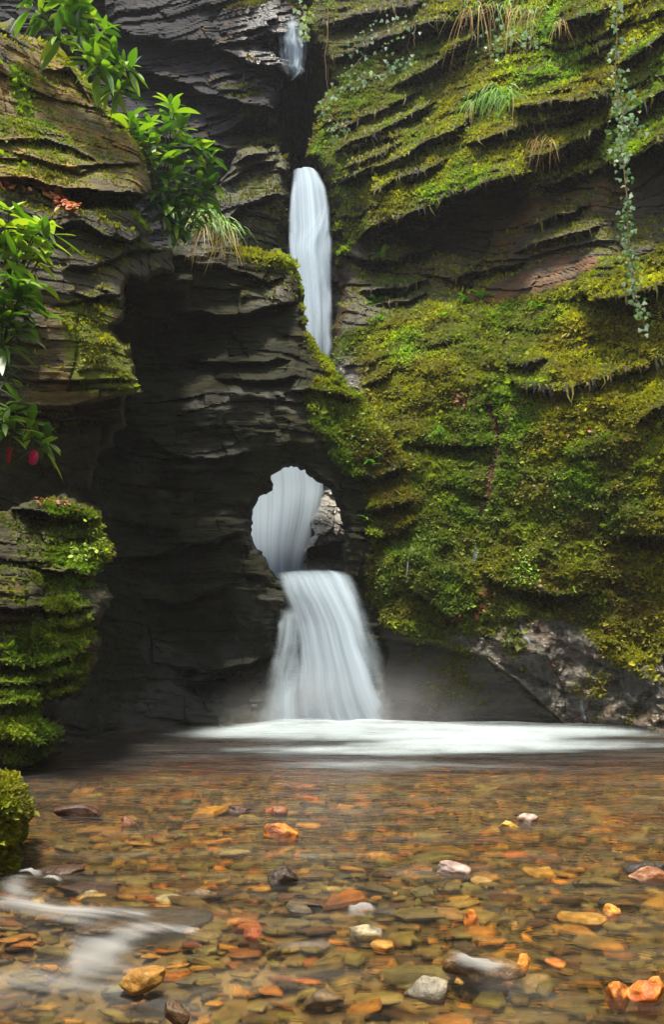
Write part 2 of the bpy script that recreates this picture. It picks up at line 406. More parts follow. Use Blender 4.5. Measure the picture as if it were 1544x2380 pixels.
# --- right mossy cliff
CAVE = [(850,548),(945,512),(1030,480),(1120,440),(1215,415),(1235,470),(1300,440),(1400,378),(1460,372),(1600,322),(1600,560),(1480,592),(1385,610),(1330,652),(1220,672),(1130,695),(1000,705),(900,735),(770,790),(782,620)]
EARTH = [(1090,695),(1180,655),(1290,605),(1390,596),(1390,622),(1330,650),(1250,690),(1150,708)]
WETR = [(1030,1475),(1130,1470),(1200,1435),(1340,1445),(1430,1560),(1600,1500),(1600,1760),(1290,1700),(1200,1585),(1110,1522)]
BASE = [(870,1450),(1010,1485),(1110,1525),(1200,1592),(1300,1700),(1290,1780),(860,1780)]
TRICK = [(1135,950),(1148,975),(1158,1010),(1155,1060),(1140,1100),(1135,1150),(1122,1190)]
UPG = [(690,-80),(760,-80),(1040,-80),(1010,40),(900,120),(790,190),(740,190)]
def right_disp(P, px, py):
    cave = inpoly(px, py, CAVE, 18); base = inpoly(px, py, BASE, 14); upg = inpoly(px, py, UPG, 40)
    low = sstep(700, 900, py) * (1 - cave)
    d = slate(P, DIP, 3, 0.42, 0.13, 0.05, 2.2) * (1 - 0.45 * (1 - cave) * (1 - low) - 0.7 * low) * (1 - 0.9 * base)
    moss = (1 - cave) * (1 - base)
    d -= moss * (0.30 * np.abs(fbm(P * [1.1, 1.1, 1.7], 3, 31)) + 0.10 * np.abs(fbm(P * [2.6, 2.6, 3.2], 3, 36)) + 0.05 * fbm(P * 4.5, 3, 32) + 0.035 * fbm(P * 11, 2, 33))
    d += 0.22 * fbm(P * [0.45, 0.45, 0.6], 3, 35) + inpoly(px, py, WETR, 20) * (0.09 * np.abs(fbm(P * 3.5, 4, 37)) + .03 * fbm(P * 12, 3, 38))
    # the channel worn by the trickle
    t = sdist(px, py, np.array(TRICK + [(p[0] + 1, p[1]) for p in TRICK[::-1]], float))[0]
    d += 0.16 * np.exp(-(np.abs(t) / 9) ** 2)
    return d
RL = lambda L, oy: [(772 + x / 2, oy + y / 2) for x, y in L]
right_ledges = [
    dict(pts=RL([(-60,130),(130,78),(330,40),(420,20)],0), out=.3, up=30, under=.5, down=35),
    dict(pts=RL([(-40,300),(120,235),(250,180),(400,125),(560,95)],0), out=.25, up=25, under=.4, down=28),
    dict(pts=RL([(230,215),(330,170),(450,110),(570,105)],0), out=.45, up=40, under=.6, down=40),
    dict(pts=RL([(300,400),(470,310),(600,215),(720,130)],0), out=.5, up=35, under=.5, down=45),
    dict(pts=RL([(10,700),(100,655),(200,620),(400,512),(490,470)],0), out=.35, up=24, under=.35, down=22),
    dict(pts=RL([(0,620),(120,560),(260,500),(420,430)],0), out=.25, up=22, under=.28, down=18),
    dict(pts=RL([(20,720),(130,690),(215,655),(330,625)],0), out=.3, up=16, under=.4, down=14),
    dict(pts=RL([(60,790),(180,735),(260,700),(330,660)],0), out=.3, up=18, under=.35, down=16),
    dict(pts=RL([(40,860),(160,790),(300,745),(450,660),(640,570)],0), out=.5, up=26, under=.5, down=26),
    dict(pts=RL([(180,905),(290,845),(420,800),(540,740)],0), out=.35, up=26, under=.4, down=22),
    dict(pts=RL([(600,470),(700,430),(800,410)],0), out=.3, up=28, under=.3, down=25),
    dict(pts=RL([(820,500),(1000,480),(1180,470),(1300,440)],0), out=.5, up=60, under=.6, down=34),
    dict(pts=RL([(1130,300),(1220,240),(1310,205)],0), out=.25, up=30, under=.6, down=30),
    dict(pts=RL([(620,680),(720,650),(870,600),(1050,550),(1290,475)],0), out=.45, up=55, under=.55, down=24),
    dict(pts=RL([(900,745),(1000,720),(1090,690),(1180,640),(1285,580)],0), out=.6, up=40, under=.7, down=50),
    dict(pts=RL([(130,1110),(190,1050),(330,1015),(430,975),(530,925),(650,885),(770,835),(930,815)],0), out=.75, up=75, under=.9, down=60),
    dict(pts=RL([(960,872),(1050,845),(1140,812),(1300,765)],0), out=.35, up=14, under=.3, down=24),
    dict(pts=RL([(1262,735),(1340,770),(1420,730),(1500,680),(1600,640)],0), out=.7, up=60, under=.7, down=60),
    dict(pts=RL([(1270,560),(1400,520),(1480,470),(1600,400)],0), out=.5, up=50, under=.5, down=34),
    dict(pts=RL([(1330,300),(1430,250),(1600,130)],0), out=.45, up=50, under=.5, down=40),
    dict(pts=RL([(1010,150),(1090,110),(1180,75),(1290,40)],0), out=.5, up=45, under=.7, down=60),
    dict(pts=RL([(540,120),(600,90),(700,60),(820,10)],0), out=.4, up=30, under=.5, down=60),
    # cave strata
    dict(pts=RL([(120,110),(210,115),(330,85),(480,45)],556), out=.4, up=16, under=.5, down=26),
    dict(pts=RL([(130,245),(240,235),(340,235),(440,195)],556), out=.45, up=26, under=.5, down=30),
    dict(pts=RL([(540,185),(650,160),(790,132),(900,110)],556), out=.35, up=14, under=.4, down=18),
    dict(pts=RL([(850,60),(960,20),(1090,-20),(1250,-60)],556), out=.35, up=16, under=.4, down=18),
    dict(pts=RL([(200,310),(330,290),(440,260)],556), out=.3, up=14, under=.4, down=16),
    dict(pts=RL([(900,1060),(1030,1010),(1200,960)],0), out=.3, up=12, under=.35, down=20),
    # lower moss
    dict(pts=RL([(1150,225),(1210,285),(1330,280),(1430,250),(1600,200)],556), out=.6, up=60, under=.5, down=22),
    dict(pts=RL([(790,640),(880,690),(1000,705),(1080,700),(1250,655),(1400,600),(1600,545)],556), out=.3, up=70, under=.28, down=30),
    dict(pts=RL([(800,560),(900,590),(1010,560)],556), out=.25, up=40, under=.3, down=24),
    dict(pts=RL([(150,690),(230,645),(320,580)],556), out=.3, up=40, under=.3, down=16),
    dict(pts=RL([(300,960),(420,945),(560,950),(740,960)],556), out=.2, up=60, under=.3, down=20),
    dict(pts=RL([(1420,850),(1500,800),(1600,760)],556), out=.3, up=40, under=.4, down=25),
    dict(pts=RL([(1310,275),(1400,268),(1600,262)],1112), out=.25, up=40, under=.5, down=34),
    dict(pts=RL([(340,480),(450,560),(560,640),(700,560)],1112), out=.3, up=120, under=.3, down=40),
    dict(pts=RL([(690,420),(780,480),(900,520),(1050,545),(1250,520)],1112), out=.25, up=80, under=.25, down=40),
    dict(pts=RL([(195,742),(450,765),(620,800),(700,835),(860,940),(1050,1112),(1100,1150)],1112), out=.22, up=70, under=.06, down=40, wob=3),
]
def right_attr(px, py, P, N):
    cave = inpoly(px, py, CAVE, 14); base = inpoly(px, py, BASE, 10); wetr = inpoly(px, py, WETR, 22); earth = inpoly(px, py, EARTH, 14); upg = inpoly(px, py, UPG, 40)
    up = N[:, 2]; n = nz2(P, 1.6, 60); n2 = nz2(P, 5, 61)
    moss = 0.95 + 0.35 * n + 0.5 * np.minimum(up - 0.05, 0.2) + np.where(up < -0.25, -0.5, 0) * sstep(900, 500, py)
    mcave = sstep(0.15, 0.6, up + 0.35 * n) * 0.6
    moss = moss * (1 - cave) + mcave * cave
    moss = moss * (1 - 0.55 * upg) - earth * 0.9
    moss = moss * (1 - wetr) + wetr * (0.6 * sstep(0.0, 0.4, n + 0.7 * n2))
    moss = moss * (1 - base) + base * np.clip(0.5 - 0.002 * np.abs(px - 1060) + .4 * n, 0, .62)
    t = np.abs(sdist(px, py, np.array(TRICK + [(p[0] + 1, p[1]) for p in TRICK[::-1]], float))[0])
    moss *= 1 - np.exp(-(t / 7) ** 2)
    spray = np.exp(-((px - 800) / 55) ** 2) * sstep(780, 880, py) * (1 - sstep(920, 1010, py))
    moss *= 1 - spray
    wet = np.clip(wetr * 0.95 + base * 0.5 + 0.35 * cave + spray + np.exp(-(t / 8) ** 2) + sstep(1600, 1700, py) * .8, 0, 1)
    warm = np.clip(earth * 1.3 + cave * sstep(-0.2, 0.3, n) * 0.7 + 0.4 * wetr * sstep(-0.1, 0.4, nz2(P, 2.1, 66)), 0, 1)
    return dict(moss=np.clip(moss, 0, 1), wet=wet, warm=warm)
right = relief('mossy_cliff',
    [(690,-70),(1100,-80),(1930,-80),(1930,400),(1930,900),(1930,1400),(1930,1800),(1250,1790),(860,1780),(875,1500),(850,1300),(830,1100),(785,960),(768,860),(776,780),(790,700),(784,600),(776,500),(768,440),(752,400),(740,382),(716,362),(722,325),(728,300),(742,270),(747,240),(783,200),(762,150),(736,110),(716,70)],
    [(690,-60,19.6),(780,200,18),(725,320,17.7),(770,440,17.3),(785,600,17.1),(775,800,16.3),(770,900,15.6),
     (900,-60,18.6),(1150,-60,17.2),(1544,-60,14.8),(1640,-60,14.3),(1000,250,16.9),(1250,250,15.6),(1544,250,13.9),
     (900,450,16.3),(1150,400,15.3),(1544,400,13.7),(950,600,17.0),(1150,580,16.5),(1400,500,15.0),(1544,480,14.5),
     (850,700,16.3),(1000,690,15.9),(1250,640,15.2),(1400,590,14.3),(1544,570,13.7),(900,850,15.1),(1100,850,14.5),(1350,800,13.95),(1544,800,13.55),
     (900,1000,14.4),(1100,1000,14.0),(1350,1000,13.2),(1600,1000,12.75),(950,1200,13.7),(1150,1250,13.3),(1400,1250,13.0),(1600,1250,12.7),
     (850,1350,13.8),(1000,1400,13.3),(1250,1450,12.9),(1600,1450,12.5),(860,1700,13.7),(1000,1700,13.5),(1290,1700,13.0),(1544,1720,12.3),(1640,1730,12.0),(1930,-60,12.4),(1930,500,12.6),(1930,1000,11.6),(1930,1720,10.4)],
    3.3, M['rock_right'], right_disp, right_ledges, bend=24, bendamt=0.9, thick=1.5, attrf=right_attr, rough_amp=5, seed=1)
tag(right['obj'], 'tall cliff of tilted slate layers with thick green moss, right of the falls', 'cliff', kind='structure')

# --- wall pierced by the round hole
HOLE = [(655,1086),(690,1081),(712,1090),(722,1106),(737,1117),(757,1128),(772,1140),(780,1162),(794,1185),(799,1215),(804,1245),(800,1290),(806,1322),(806,1350),(640,1350),(622,1312),(612,1294),(592,1276),(583,1248),(581,1225),(582,1198),(594,1172),(612,1148),(632,1136),(634,1124),(628,1113)]
RIDGE = [(330,560),(420,580),(560,574),(600,580),(655,590),(687,606),(697,640),(705,745),(712,770),(728,792),(760,832),(777,872),(820,905),(860,950),(905,1010),(945,1060),(1000,1115)]
SLOPE = [(735,880),(780,885),(825,915),(910,1020),(960,1085),(1010,1130),(990,1250),(900,1180),(830,1120),(780,1075),(725,990),(705,920)]
def wall_disp(P, px, py):
    sl = inpoly(px, py, SLOPE, 16)
    lowr = sstep(840, 900, px) * sstep(1100, 1180, py)
    d = slate(P, -0.04, 21, 0.18, 0.09, 0.04, 1.4, .4) * (1 - 0.6 * sl) * (1 - 0.7 * lowr)
    d += 0.4 * fbm(P * [0.8, 0.8, 0.9], 4, 25) + 0.10 * np.abs(fbm(P * [2.2, 2.2, 3.5], 3, 28)) - sl * 0.1 * np.abs(fbm(P * 3, 4, 26)) - lowr * 0.16 * fbm(P * 2.2, 4, 27)
    return d
LL = lambda L, oy: [(x / 2, oy + y / 2) for x, y in L]
wall_ledges = [
    dict(pts=LL([(860,120),(1000,115),(1120,150),(1250,200),(1330,180)],556), out=0.105, up=20, under=0.21, down=20),
    dict(pts=LL([(800,330),(950,350),(1100,360),(1180,330),(1300,300),(1380,290)],556), out=0.245, up=60, under=0.42, down=60),
    dict(pts=LL([(840,560),(1000,570),(1200,580),(1350,560)],556), out=0.175, up=16, under=0.21, down=30),
    dict(pts=LL([(1000,640),(1200,660),(1400,640)],556), out=0.21, up=40, under=0.21, down=30),
    dict(pts=LL([(560,940),(700,930),(800,1000),(1000,1030),(1160,990)],556), out=0.14, up=30, under=0.21, down=36),
    dict(pts=LL([(700,1070),(900,1075),(1100,1060)],556), out=0.105, up=20, under=0.14, down=25),
    dict(pts=LL([(520,370),(700,370),(800,330),(1000,290),(1120,250)],1112), out=0.21, up=60, under=0.175, down=40),
    dict(pts=LL([(640,560),(800,590),(1000,520),(1080,490)],1112), out=0.14, up=40, under=0.21, down=40),
    dict(pts=LL([(800,880),(1000,900),(1200,850),(1290,800)],1112), out=0.14, up=30, under=0.14, down=40),
    dict(pts=LL([(840,960),(1000,940),(1200,900)],1112), out=0.21, up=40, under=0.28, down=40),
    dict(pts=LL([(1320,720),(1430,700),(1600,720),(1750,740)],556), out=0.21, up=22, under=0.14, down=30),
    dict(pts=[(800,1100),(860,1110),(905,1100),(950,1085)], out=0.175, up=40, under=0.21, down=30),
    dict(pts=[(830,1190),(880,1180),(930,1170),(985,1160)], out=0.245, up=34, under=0.28, down=26),
    dict(pts=[(840,1240),(890,1245),(940,1225),(985,1200)], out=0.175, up=34, under=0.175, down=26),
]
def wall_attr(px, py, P, N):
    n = nz2(P, 1.8, 80); n2 = nz2(P, 6, 81)
    dr = poly_d(px, py, RIDGE)
    ridge = np.exp(-np.maximum(dr - 4, 0) / (15 + 9 * (n + 1))) * sstep(520, 580, px)
    sl = inpoly(px, py, SLOPE, 18)
    lowr = sstep(825, 880, px) * sstep(1080, 1150, py)
    moss = np.clip(ridge * 1.5 + sl * (0.95 + 0.5 * n) + lowr * (0.8 + 0.5 * n) * (1 - sstep(1380, 1470, py)), 0, 1)
    moss = np.maximum(moss, 0.36 * sstep(0.0, 0.5, n + 0.4 * N[:, 2]) * sstep(1800, 600, py))
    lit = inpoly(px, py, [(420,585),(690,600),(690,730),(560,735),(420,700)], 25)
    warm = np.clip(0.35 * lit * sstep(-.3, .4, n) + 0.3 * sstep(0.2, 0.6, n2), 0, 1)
    wet = np.clip(sstep(1540, 1660, py) + 0.6 * sstep(0.1, 0.45, nz2(P, 1.1, 84)) + 0.6 * np.exp(-((px - 650) / 90) ** 2) * sstep(1350, 1420, py), 0, 1)
    return dict(moss=moss, warm=warm, wet=wet)
wall = relief('pierced_rock_wall',
    [(-420,1900),(-420,1200),(-200,700),(40,700),(150,570),(330,562),(420,580),(560,575),(600,580),(655,590),(687,606),(697,640),(700,690),(712,745),(704,757),(712,772),(728,792),(760,832),(777,872),(820,905),(860,950),(905,1010),(945,1060),(1000,1115),(1000,1250),(965,1400),(910,1560),(900,1760),(600,1770),(300,1780),(60,1850)],
    [(40,700,12.2),(330,570,13.3),(560,575,13.6),(690,600,13.9),(705,750,13.9),(775,870,13.8),(945,1060,13.7),(1000,1150,13.7),(560,900,13.1),(700,1000,13.2),(400,800,13.7),
     (500,1200,13.2),(820,1200,13.4),(930,1250,13.35),(560,1400,13.2),(640,1450,13.35),(840,1450,13.45),(600,1690,13.2),(900,1690,13.6),(340,1690,13.2),(200,1720,11.4),(60,1790,8.9),(-60,1850,8.4),
     (200,1200,12.6),(60,1200,11.4),(320,1000,13.5),(330,1400,13.4),(180,1500,11.6),(40,1500,9.8),(-420,1200,10.2),(-420,1850,7.2),(-420,1500,8.2),(-300,700,10.8)],
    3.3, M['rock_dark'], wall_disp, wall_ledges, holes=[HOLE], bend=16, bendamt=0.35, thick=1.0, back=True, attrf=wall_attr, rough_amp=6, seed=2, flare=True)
tag(wall['obj'], 'dark wet rock wall pierced by a round hole that the water pours through', 'rock wall', kind='structure')

# --- left rock outcrop
LOUT = [(-420,30),(0,55),(40,75),(75,92),(118,100),(165,150),(200,190),(215,228),(240,245),(258,270),(290,300),(318,330),(333,370),(337,400),(350,425),(345,452),(326,472),(303,483),(325,494),(340,518),(346,532),(340,560),(400,580),(400,632),(300,640),(290,660),(288,690),(284,742),(252,765),(275,790),(302,805),(298,832),(312,850),(317,882),(326,912),(290,928),(288,960),(262,1010),(228,1080),(190,1150),(150,1210),(-420,1210)]
LRIDGE = [(0,55),(40,75),(118,100),(165,150),(200,190),(215,228),(258,270),(318,330),(337,390),(350,430)]
def left_disp(P, px, py):
    d = slate(P, 0.05, 41, 0.10, 0.06, 0.04, 1.3, .7) + 0.16 * fbm(P * 0.7, 3, 45)
    return d
left_ledges = [
    dict(pts=[(-60,428),(50,432),(110,448),(170,484),(300,487),(345,500)], out=-.2, up=20, under=-.32, down=110, wob=3, fade=20),
    dict(pts=LL([(-60,740),(100,745),(290,768),(370,810),(470,760)],0), out=0.066, up=16, under=0.11, down=12),
    dict(pts=LL([(-60,815),(150,835),(300,880),(450,890),(560,895),(690,905)],0), out=.4, up=60, under=.5, down=30),
    dict(pts=LL([(-60,650),(200,640),(340,700),(460,760)],0), out=0.11, up=40, under=0.11, down=16),
    dict(pts=LL([(300,770),(470,770),(560,760),(690,750)],0), out=0.083, up=30, under=0.11, down=10),
    dict(pts=LL([(200,330),(320,320),(420,470)],0), out=0.083, up=30, under=0.193, down=30),
    dict(pts=LL([(240,1050),(380,1035),(480,1100),(600,1120),(690,1090)],0), out=0.165, up=60, under=0.22, down=20),
    dict(pts=LL([(300,140),(450,120),(590,60),(800,40)],556), out=0.11, up=30, under=0.165, down=24),
    dict(pts=LL([(330,240),(430,270),(580,260)],556), out=0.138, up=24, under=0.11, down=14),
    dict(pts=LL([(230,310),(330,300),(430,280),(590,280)],556), out=0.028, up=10, under=0.11, down=10),
    dict(pts=LL([(130,655),(400,658),(640,652)],556), out=0.044, up=14, under=0.138, down=7, wob=2),
    dict(pts=LL([(-60,800),(300,780),(420,760),(530,735),(660,705)],556), out=0.165, up=50, under=0.44, down=70),
    dict(pts=LL([(-60,860),(200,850),(400,830),(520,840)],556), out=0.11, up=20, under=0.165, down=30),
]
def left_attr(px, py, P, N):
    n = nz2(P, 1.5, 90); n2 = nz2(P, 5, 91); dr = poly_d(px, py, LRIDGE)
    ridge = np.exp(-np.maximum(dr - 2, 0) / 7) * sstep(20, 110, px) * (1 - sstep(335, 352, px))
    led = np.exp(-(np.abs(poly_d(px, py, [(160,477),(300,484),(345,530)]) - 2) / 6) ** 2) * sstep(180, 240, px)
    upper = 1 - sstep(420, 460, py)
    warm = np.clip(upper * (0.8 + 0.8 * n) * sstep(60, 150, py + 50 * n) + inpoly(px, py, [(100,700),(300,720),(330,910),(200,950),(60,940)], 30) * (.45 + .5 * n), 0, 1)
    lit_green = inpoly(px, py, [(140,690),(290,690),(255,765),(305,800),(330,915),(170,925),(140,840)], 26) * (1.0 + 0.4 * n2)  # yellow-green slab tint, brightened in colour to read as sunlit
    streak = sstep(0.05, 0.4, fbm(P * [2.2, 2.2, 0.5], 4, 95)) * 0.55 * upper
    moss = np.clip(np.maximum.reduce([ridge * 1.3, led * 1.2, lit_green * 0.75, streak, 0.5 * sstep(0.3, 0.6, N[:, 2] + .3 * n)]), 0, 1)
    leafy = np.clip(np.maximum.reduce([ridge * 1.3, led * 1.2, streak, 0.5 * sstep(0.3, 0.6, N[:, 2] + .3 * n), lit_green * .36]), 0, 1)
    return dict(moss=moss, leafy=leafy, warm=warm, wet=0.15 + 0.2 * sstep(0.2, 0.5, n2))
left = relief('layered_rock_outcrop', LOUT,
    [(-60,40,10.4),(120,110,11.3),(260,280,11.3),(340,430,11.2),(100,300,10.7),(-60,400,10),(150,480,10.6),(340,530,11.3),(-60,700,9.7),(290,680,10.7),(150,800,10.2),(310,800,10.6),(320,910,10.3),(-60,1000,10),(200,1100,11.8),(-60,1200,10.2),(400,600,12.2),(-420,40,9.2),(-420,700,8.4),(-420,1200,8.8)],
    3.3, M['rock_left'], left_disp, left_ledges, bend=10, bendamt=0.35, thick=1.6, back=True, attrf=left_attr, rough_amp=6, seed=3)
tag(left['obj'], 'layered ochre and olive slate outcrop behind the leafy shrubs', 'rock outcrop', kind='structure')

# --- nearer mossy ledges on the left bank
NEAR = [(-420,1190),(0,1190),(60,1172),(78,1165),(112,1160),(160,1166),(205,1181),(233,1200),(234,1250),(250,1262),(262,1278),(258,1305),(222,1330),(212,1352),(250,1368),(254,1412),(240,1425),(203,1450),(212,1468),(232,1482),(226,1506),(205,1550),(195,1585),(180,1612),(130,1622),(95,1628),(92,1662),(118,1678),(148,1702),(130,1732),(95,1762),(50,1784),(-420,1805)]
def near_disp(P, px, py):
    return slate(P, 0.03, 61, 0.16, 0.10, 0.04, 1.1) + 0.15 * fbm(P * 1.1, 3, 62) - 0.05 * np.abs(fbm(P * 5, 3, 63))
near_ledges = [
    dict(pts=LL([(0,150),(150,150),(330,170),(470,190)],1112), out=.2, up=20, under=.3, down=40),
    dict(pts=LL([(150,420),(330,440),(420,470),(480,400)],1112), out=.2, up=40, under=.25, down=16),
    dict(pts=LL([(-60,600),(100,608),(165,600),(300,620),(430,600)],1112), out=.1, up=20, under=.25, down=10),
    dict(pts=LL([(200,690),(330,690),(430,660),(500,620)],1112), out=.2, up=50, under=.3, down=14),
    dict(pts=LL([(-60,870),(200,860),(330,820),(460,770)],1112), out=.25, up=50, under=.25, down=14),
    dict(pts=LL([(-60,960),(130,950),(260,920),(400,880)],1112), out=.2, up=30, under=.3, down=14),
    dict(pts=LL([(-60,1050),(150,1040),(300,1000),(380,980)],1112), out=.25, up=30, under=.3, down=16),
    dict(pts=LL([(-60,1190),(150,1230),(300,1190)],1112), out=.15, up=50, under=.3, down=20),
]
NMOSS = [[(110,1165),(235,1200),(262,1280),(255,1310),(215,1345),(170,1320),(110,1300),(120,1230)],[(80,1340),(215,1350),(210,1370),(130,1365)],[(0,1490),(90,1450),(225,1440),(180,1500),(205,1540),(195,1600),(120,1620),(0,1640)],[(0,1620),(90,1630),(95,1670),(60,1700),(0,1720)],[(20,1670),(100,1680),(150,1705),(90,1770),(0,1800)],[(100,1400),(190,1380),(200,1410),(120,1420)]]
def near_attr(px, py, P, N):
    n = nz2(P, 2.2, 100); n2 = nz2(P, 7, 101)
    m = np.zeros_like(px)
    for q in NMOSS: m = np.maximum(m, inpoly(px, py, q, 18))
    moss = np.clip(m * (0.85 + 0.7 * n + .4 * n2) + 0.4 * sstep(.1, .5, N[:, 2] + n), 0, 1)
    warm = np.clip(0.35 * sstep(0, .5, n) + 0.5 * sstep(1380, 1500, py) * sstep(.0, .4, n2), 0, 1)
    return dict(moss=moss, warm=warm, wet=0.1 + 0 * px)
near = relief('mossy_bank_ledges', NEAR,
    [(-60,1180,8.6),(110,1160,9.1),(235,1200,9.3),(260,1290,9.3),(100,1300,8.8),(250,1400,9.2),(100,1450,8.6),(-60,1450,8.2),(230,1490,9.1),(190,1590,9.0),(60,1600,8.5),(148,1702,8.6),(60,1760,8.4),(-60,1650,8.0),(-60,1800,8.0),(-420,1180,7.6),(-420,1500,7.2),(-420,1800,6.9)],
    2.8, M['rock_left'], near_disp, near_ledges, bend=20, bendamt=0.3, thick=1.1, back=True, attrf=near_attr, rough_amp=7, seed=4)
tag(near['obj'], 'stepped slate ledges padded with yellow green moss at the pool edge', 'rock ledges', kind='structure')

# --- back wall, slot and buttress beside the upper fall
BACK = [(-420,-80),(600,-80),(690,-70),(700,0),(712,50),(722,75),(722,100),(712,130),(705,160),(690,186),(660,210),(645,240),(638,270),(640,300),(650,340),(664,375),(672,400),(640,440),(600,640),(-420,640)]
def back_disp(P, px, py):
    cl = sstep(420, 560, px)
    return slate(P, 0.26 - 0.0 * px.mean(), 71, 0.5, 0.26 , 0.10, 1.8) * (0.7 + 0.5 * cl) + 0.5 * fbm(P * 0.5, 3, 72)
back_ledges = [
    dict(pts=LL([(560,330),(780,350),(950,450),(1100,470)],0), out=.5, up=40, under=.7, down=40),
    dict(pts=LL([(900,200),(1050,240),(1150,290),(1300,310),(1380,400)],0), out=.4, up=30, under=.5, down=30),
    dict(pts=LL([(1000,460),(1150,490),(1300,520)],0), out=.4, up=24, under=.5, down=20),
    dict(pts=LL([(1080,600),(1200,580),(1290,600)],0), out=.3, up=22, under=.5, down=24),
    dict(pts=LL([(1180,170),(1300,190),(1440,180)],0), out=.3, up=16, under=.4, down=16),
    dict(pts=LL([(1290,250),(1370,240),(1440,235)],0), out=.3, up=14, under=.3, down=14),
    dict(pts=LL([(500,120),(620,160),(800,200),(1000,190)],0), out=.4, up=50, under=.6, down=50),
    dict(pts=LL([(740,640),(900,660),(1060,690),(1130,720)],0), out=.3, up=40, under=.5, down=30),
]
def back_attr(px, py, P, N):
    n = nz2(P, 1.0, 110); n2 = nz2(P, 4, 111)
    wetz = inpoly(px, py, [(560,60),(600,-20),(720,80),(720,130),(690,190),(640,230),(600,210),(570,150)], 20)
    moss = np.clip(0.6 * sstep(.1, .5, n + .5 * N[:, 2] - .1) * sstep(400, 600, px) , 0, 1)
    warm = np.clip(.5 * sstep(.1, .5, n2) * sstep(350, 500, px), 0, 1)
    return dict(moss=moss, warm=warm, wet=np.clip(0.95 * wetz + 0.1 * n, 0, 1))
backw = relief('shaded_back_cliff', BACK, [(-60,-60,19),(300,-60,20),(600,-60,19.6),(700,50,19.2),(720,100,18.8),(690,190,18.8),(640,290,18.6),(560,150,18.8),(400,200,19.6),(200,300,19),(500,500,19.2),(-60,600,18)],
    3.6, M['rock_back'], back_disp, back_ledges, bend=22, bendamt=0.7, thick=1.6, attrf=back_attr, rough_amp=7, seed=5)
tag(backw['obj'], 'tall shaded grey slate cliff behind the upper fall, left of its slot', 'cliff', kind='structure')
def slot_attr(px, py, P, N):
    col = inpoly(px, py, [(708,90),(750,110),(758,200),(750,250),(725,240)], 14); n = nz2(P, 2, 115)
    return dict(moss=np.clip(col * (.6 + .6 * n) + .6 * (1 - sstep(40, 110, py)) * (n + .5), 0, 1), warm=np.clip(.5 * col, 0, 1), wet=0.5 * np.ones_like(px))
slot = relief('slot_back_wall', [(560,-90),(900,-90),(900,1000),(560,1000)], [(560,-90,21),(900,-90,21),(560,480,21),(900,480,21),(560,1000,19),(900,1000,19),(730,150,19.6),(735,60,19.9),(690,300,21.4)],
    4, M['rock_right'], lambda P, px, py: slate(P, 1.2, 73, .4, .2, .06, 2) + .3 * fbm(P * .8, 3, 74), bend=10, bendamt=.2, thick=.6, attrf=slot_attr, seed=6)
tag(slot['obj'], 'dark rock face deep in the slot above the upper fall', 'rock face', kind='structure')
def butt_attr(px, py, P, N):
    n = nz2(P, 1.5, 120)
    return dict(moss=np.clip(.35 + .8 * n + .5 * N[:, 2], 0, .95), warm=np.clip(.25 + .5 * n, 0, 1), wet=np.clip(.35 + .6 * sstep(640, 670, px), 0, 1))
butt = relief('rock_buttress', [(380,660),(430,560),(480,480),(520,430),(535,395),(548,360),(575,343),(610,340),(642,338),(655,362),(672,396),(668,440),(666,520),(660,600),(690,700),(700,760),(720,900),(880,900),(880,1420),(380,1420)],
    [(400,640,16.8),(480,480,17.5),(560,350,18),(640,345,18),(670,400,17.6),(665,590,17.2),(560,500,16.9),(560,850,16.6),(690,850,17.5),(620,1350,17.7),(850,1300,17.7)],
    3.6, M['rock_back'], lambda P, px, py: slate(P, -.15, 81, .34, .13, .05, 1.5) + .35 * fbm(P * .7, 3, 82),
    [dict(pts=[(505,440),(560,400),(600,380),(650,372)], out=.4, up=30, under=.3, down=30), dict(pts=[(490,560),(560,480),(620,455),(668,460)], out=.3, up=40, under=.25, down=30), dict(pts=[(540,380),(590,362),(640,352)], out=.4, up=16, under=.6, down=22)],
    bend=26, bendamt=.7, thick=1.2, attrf=butt_attr, seed=7)
tag(butt['obj'], 'rounded brown rock buttress with thin moss, left of the upper fall', 'rock', kind='structure')

# --- rock inside the hole, and the floor of the upper basin
inn = relief('wet_rock_in_hole', [(732,1345),(700,1318),(706,1290),(718,1264),(732,1238),(738,1190),(750,1140),(768,1100),(860,1080),(860,1350)],
    [(740,1330,15.9),(720,1280,15.7),(760,1140,16.4),(850,1100,16.4),(850,1340,16.2),(790,1240,15.5),(780,1310,16.4)],
    3, M['rock_pale'], lambda P, px, py: slate(P, -.5, 91, .2, .12, .06, .8),
    [dict(pts=[(715,1272),(745,1270),(780,1262),(840,1258)], out=.25, up=40, under=.7, down=40, fade=10)], bend=16, bendamt=.3, thick=.6,
    attrf=lambda px, py, P, N: dict(moss=0 * px, warm=.2 + 0 * px, wet=.8 + 0 * px), seed=8, flare=True)
tag(inn['obj'], 'grey wet rock seen through the round hole beside the falling water', 'rock', kind='structure')

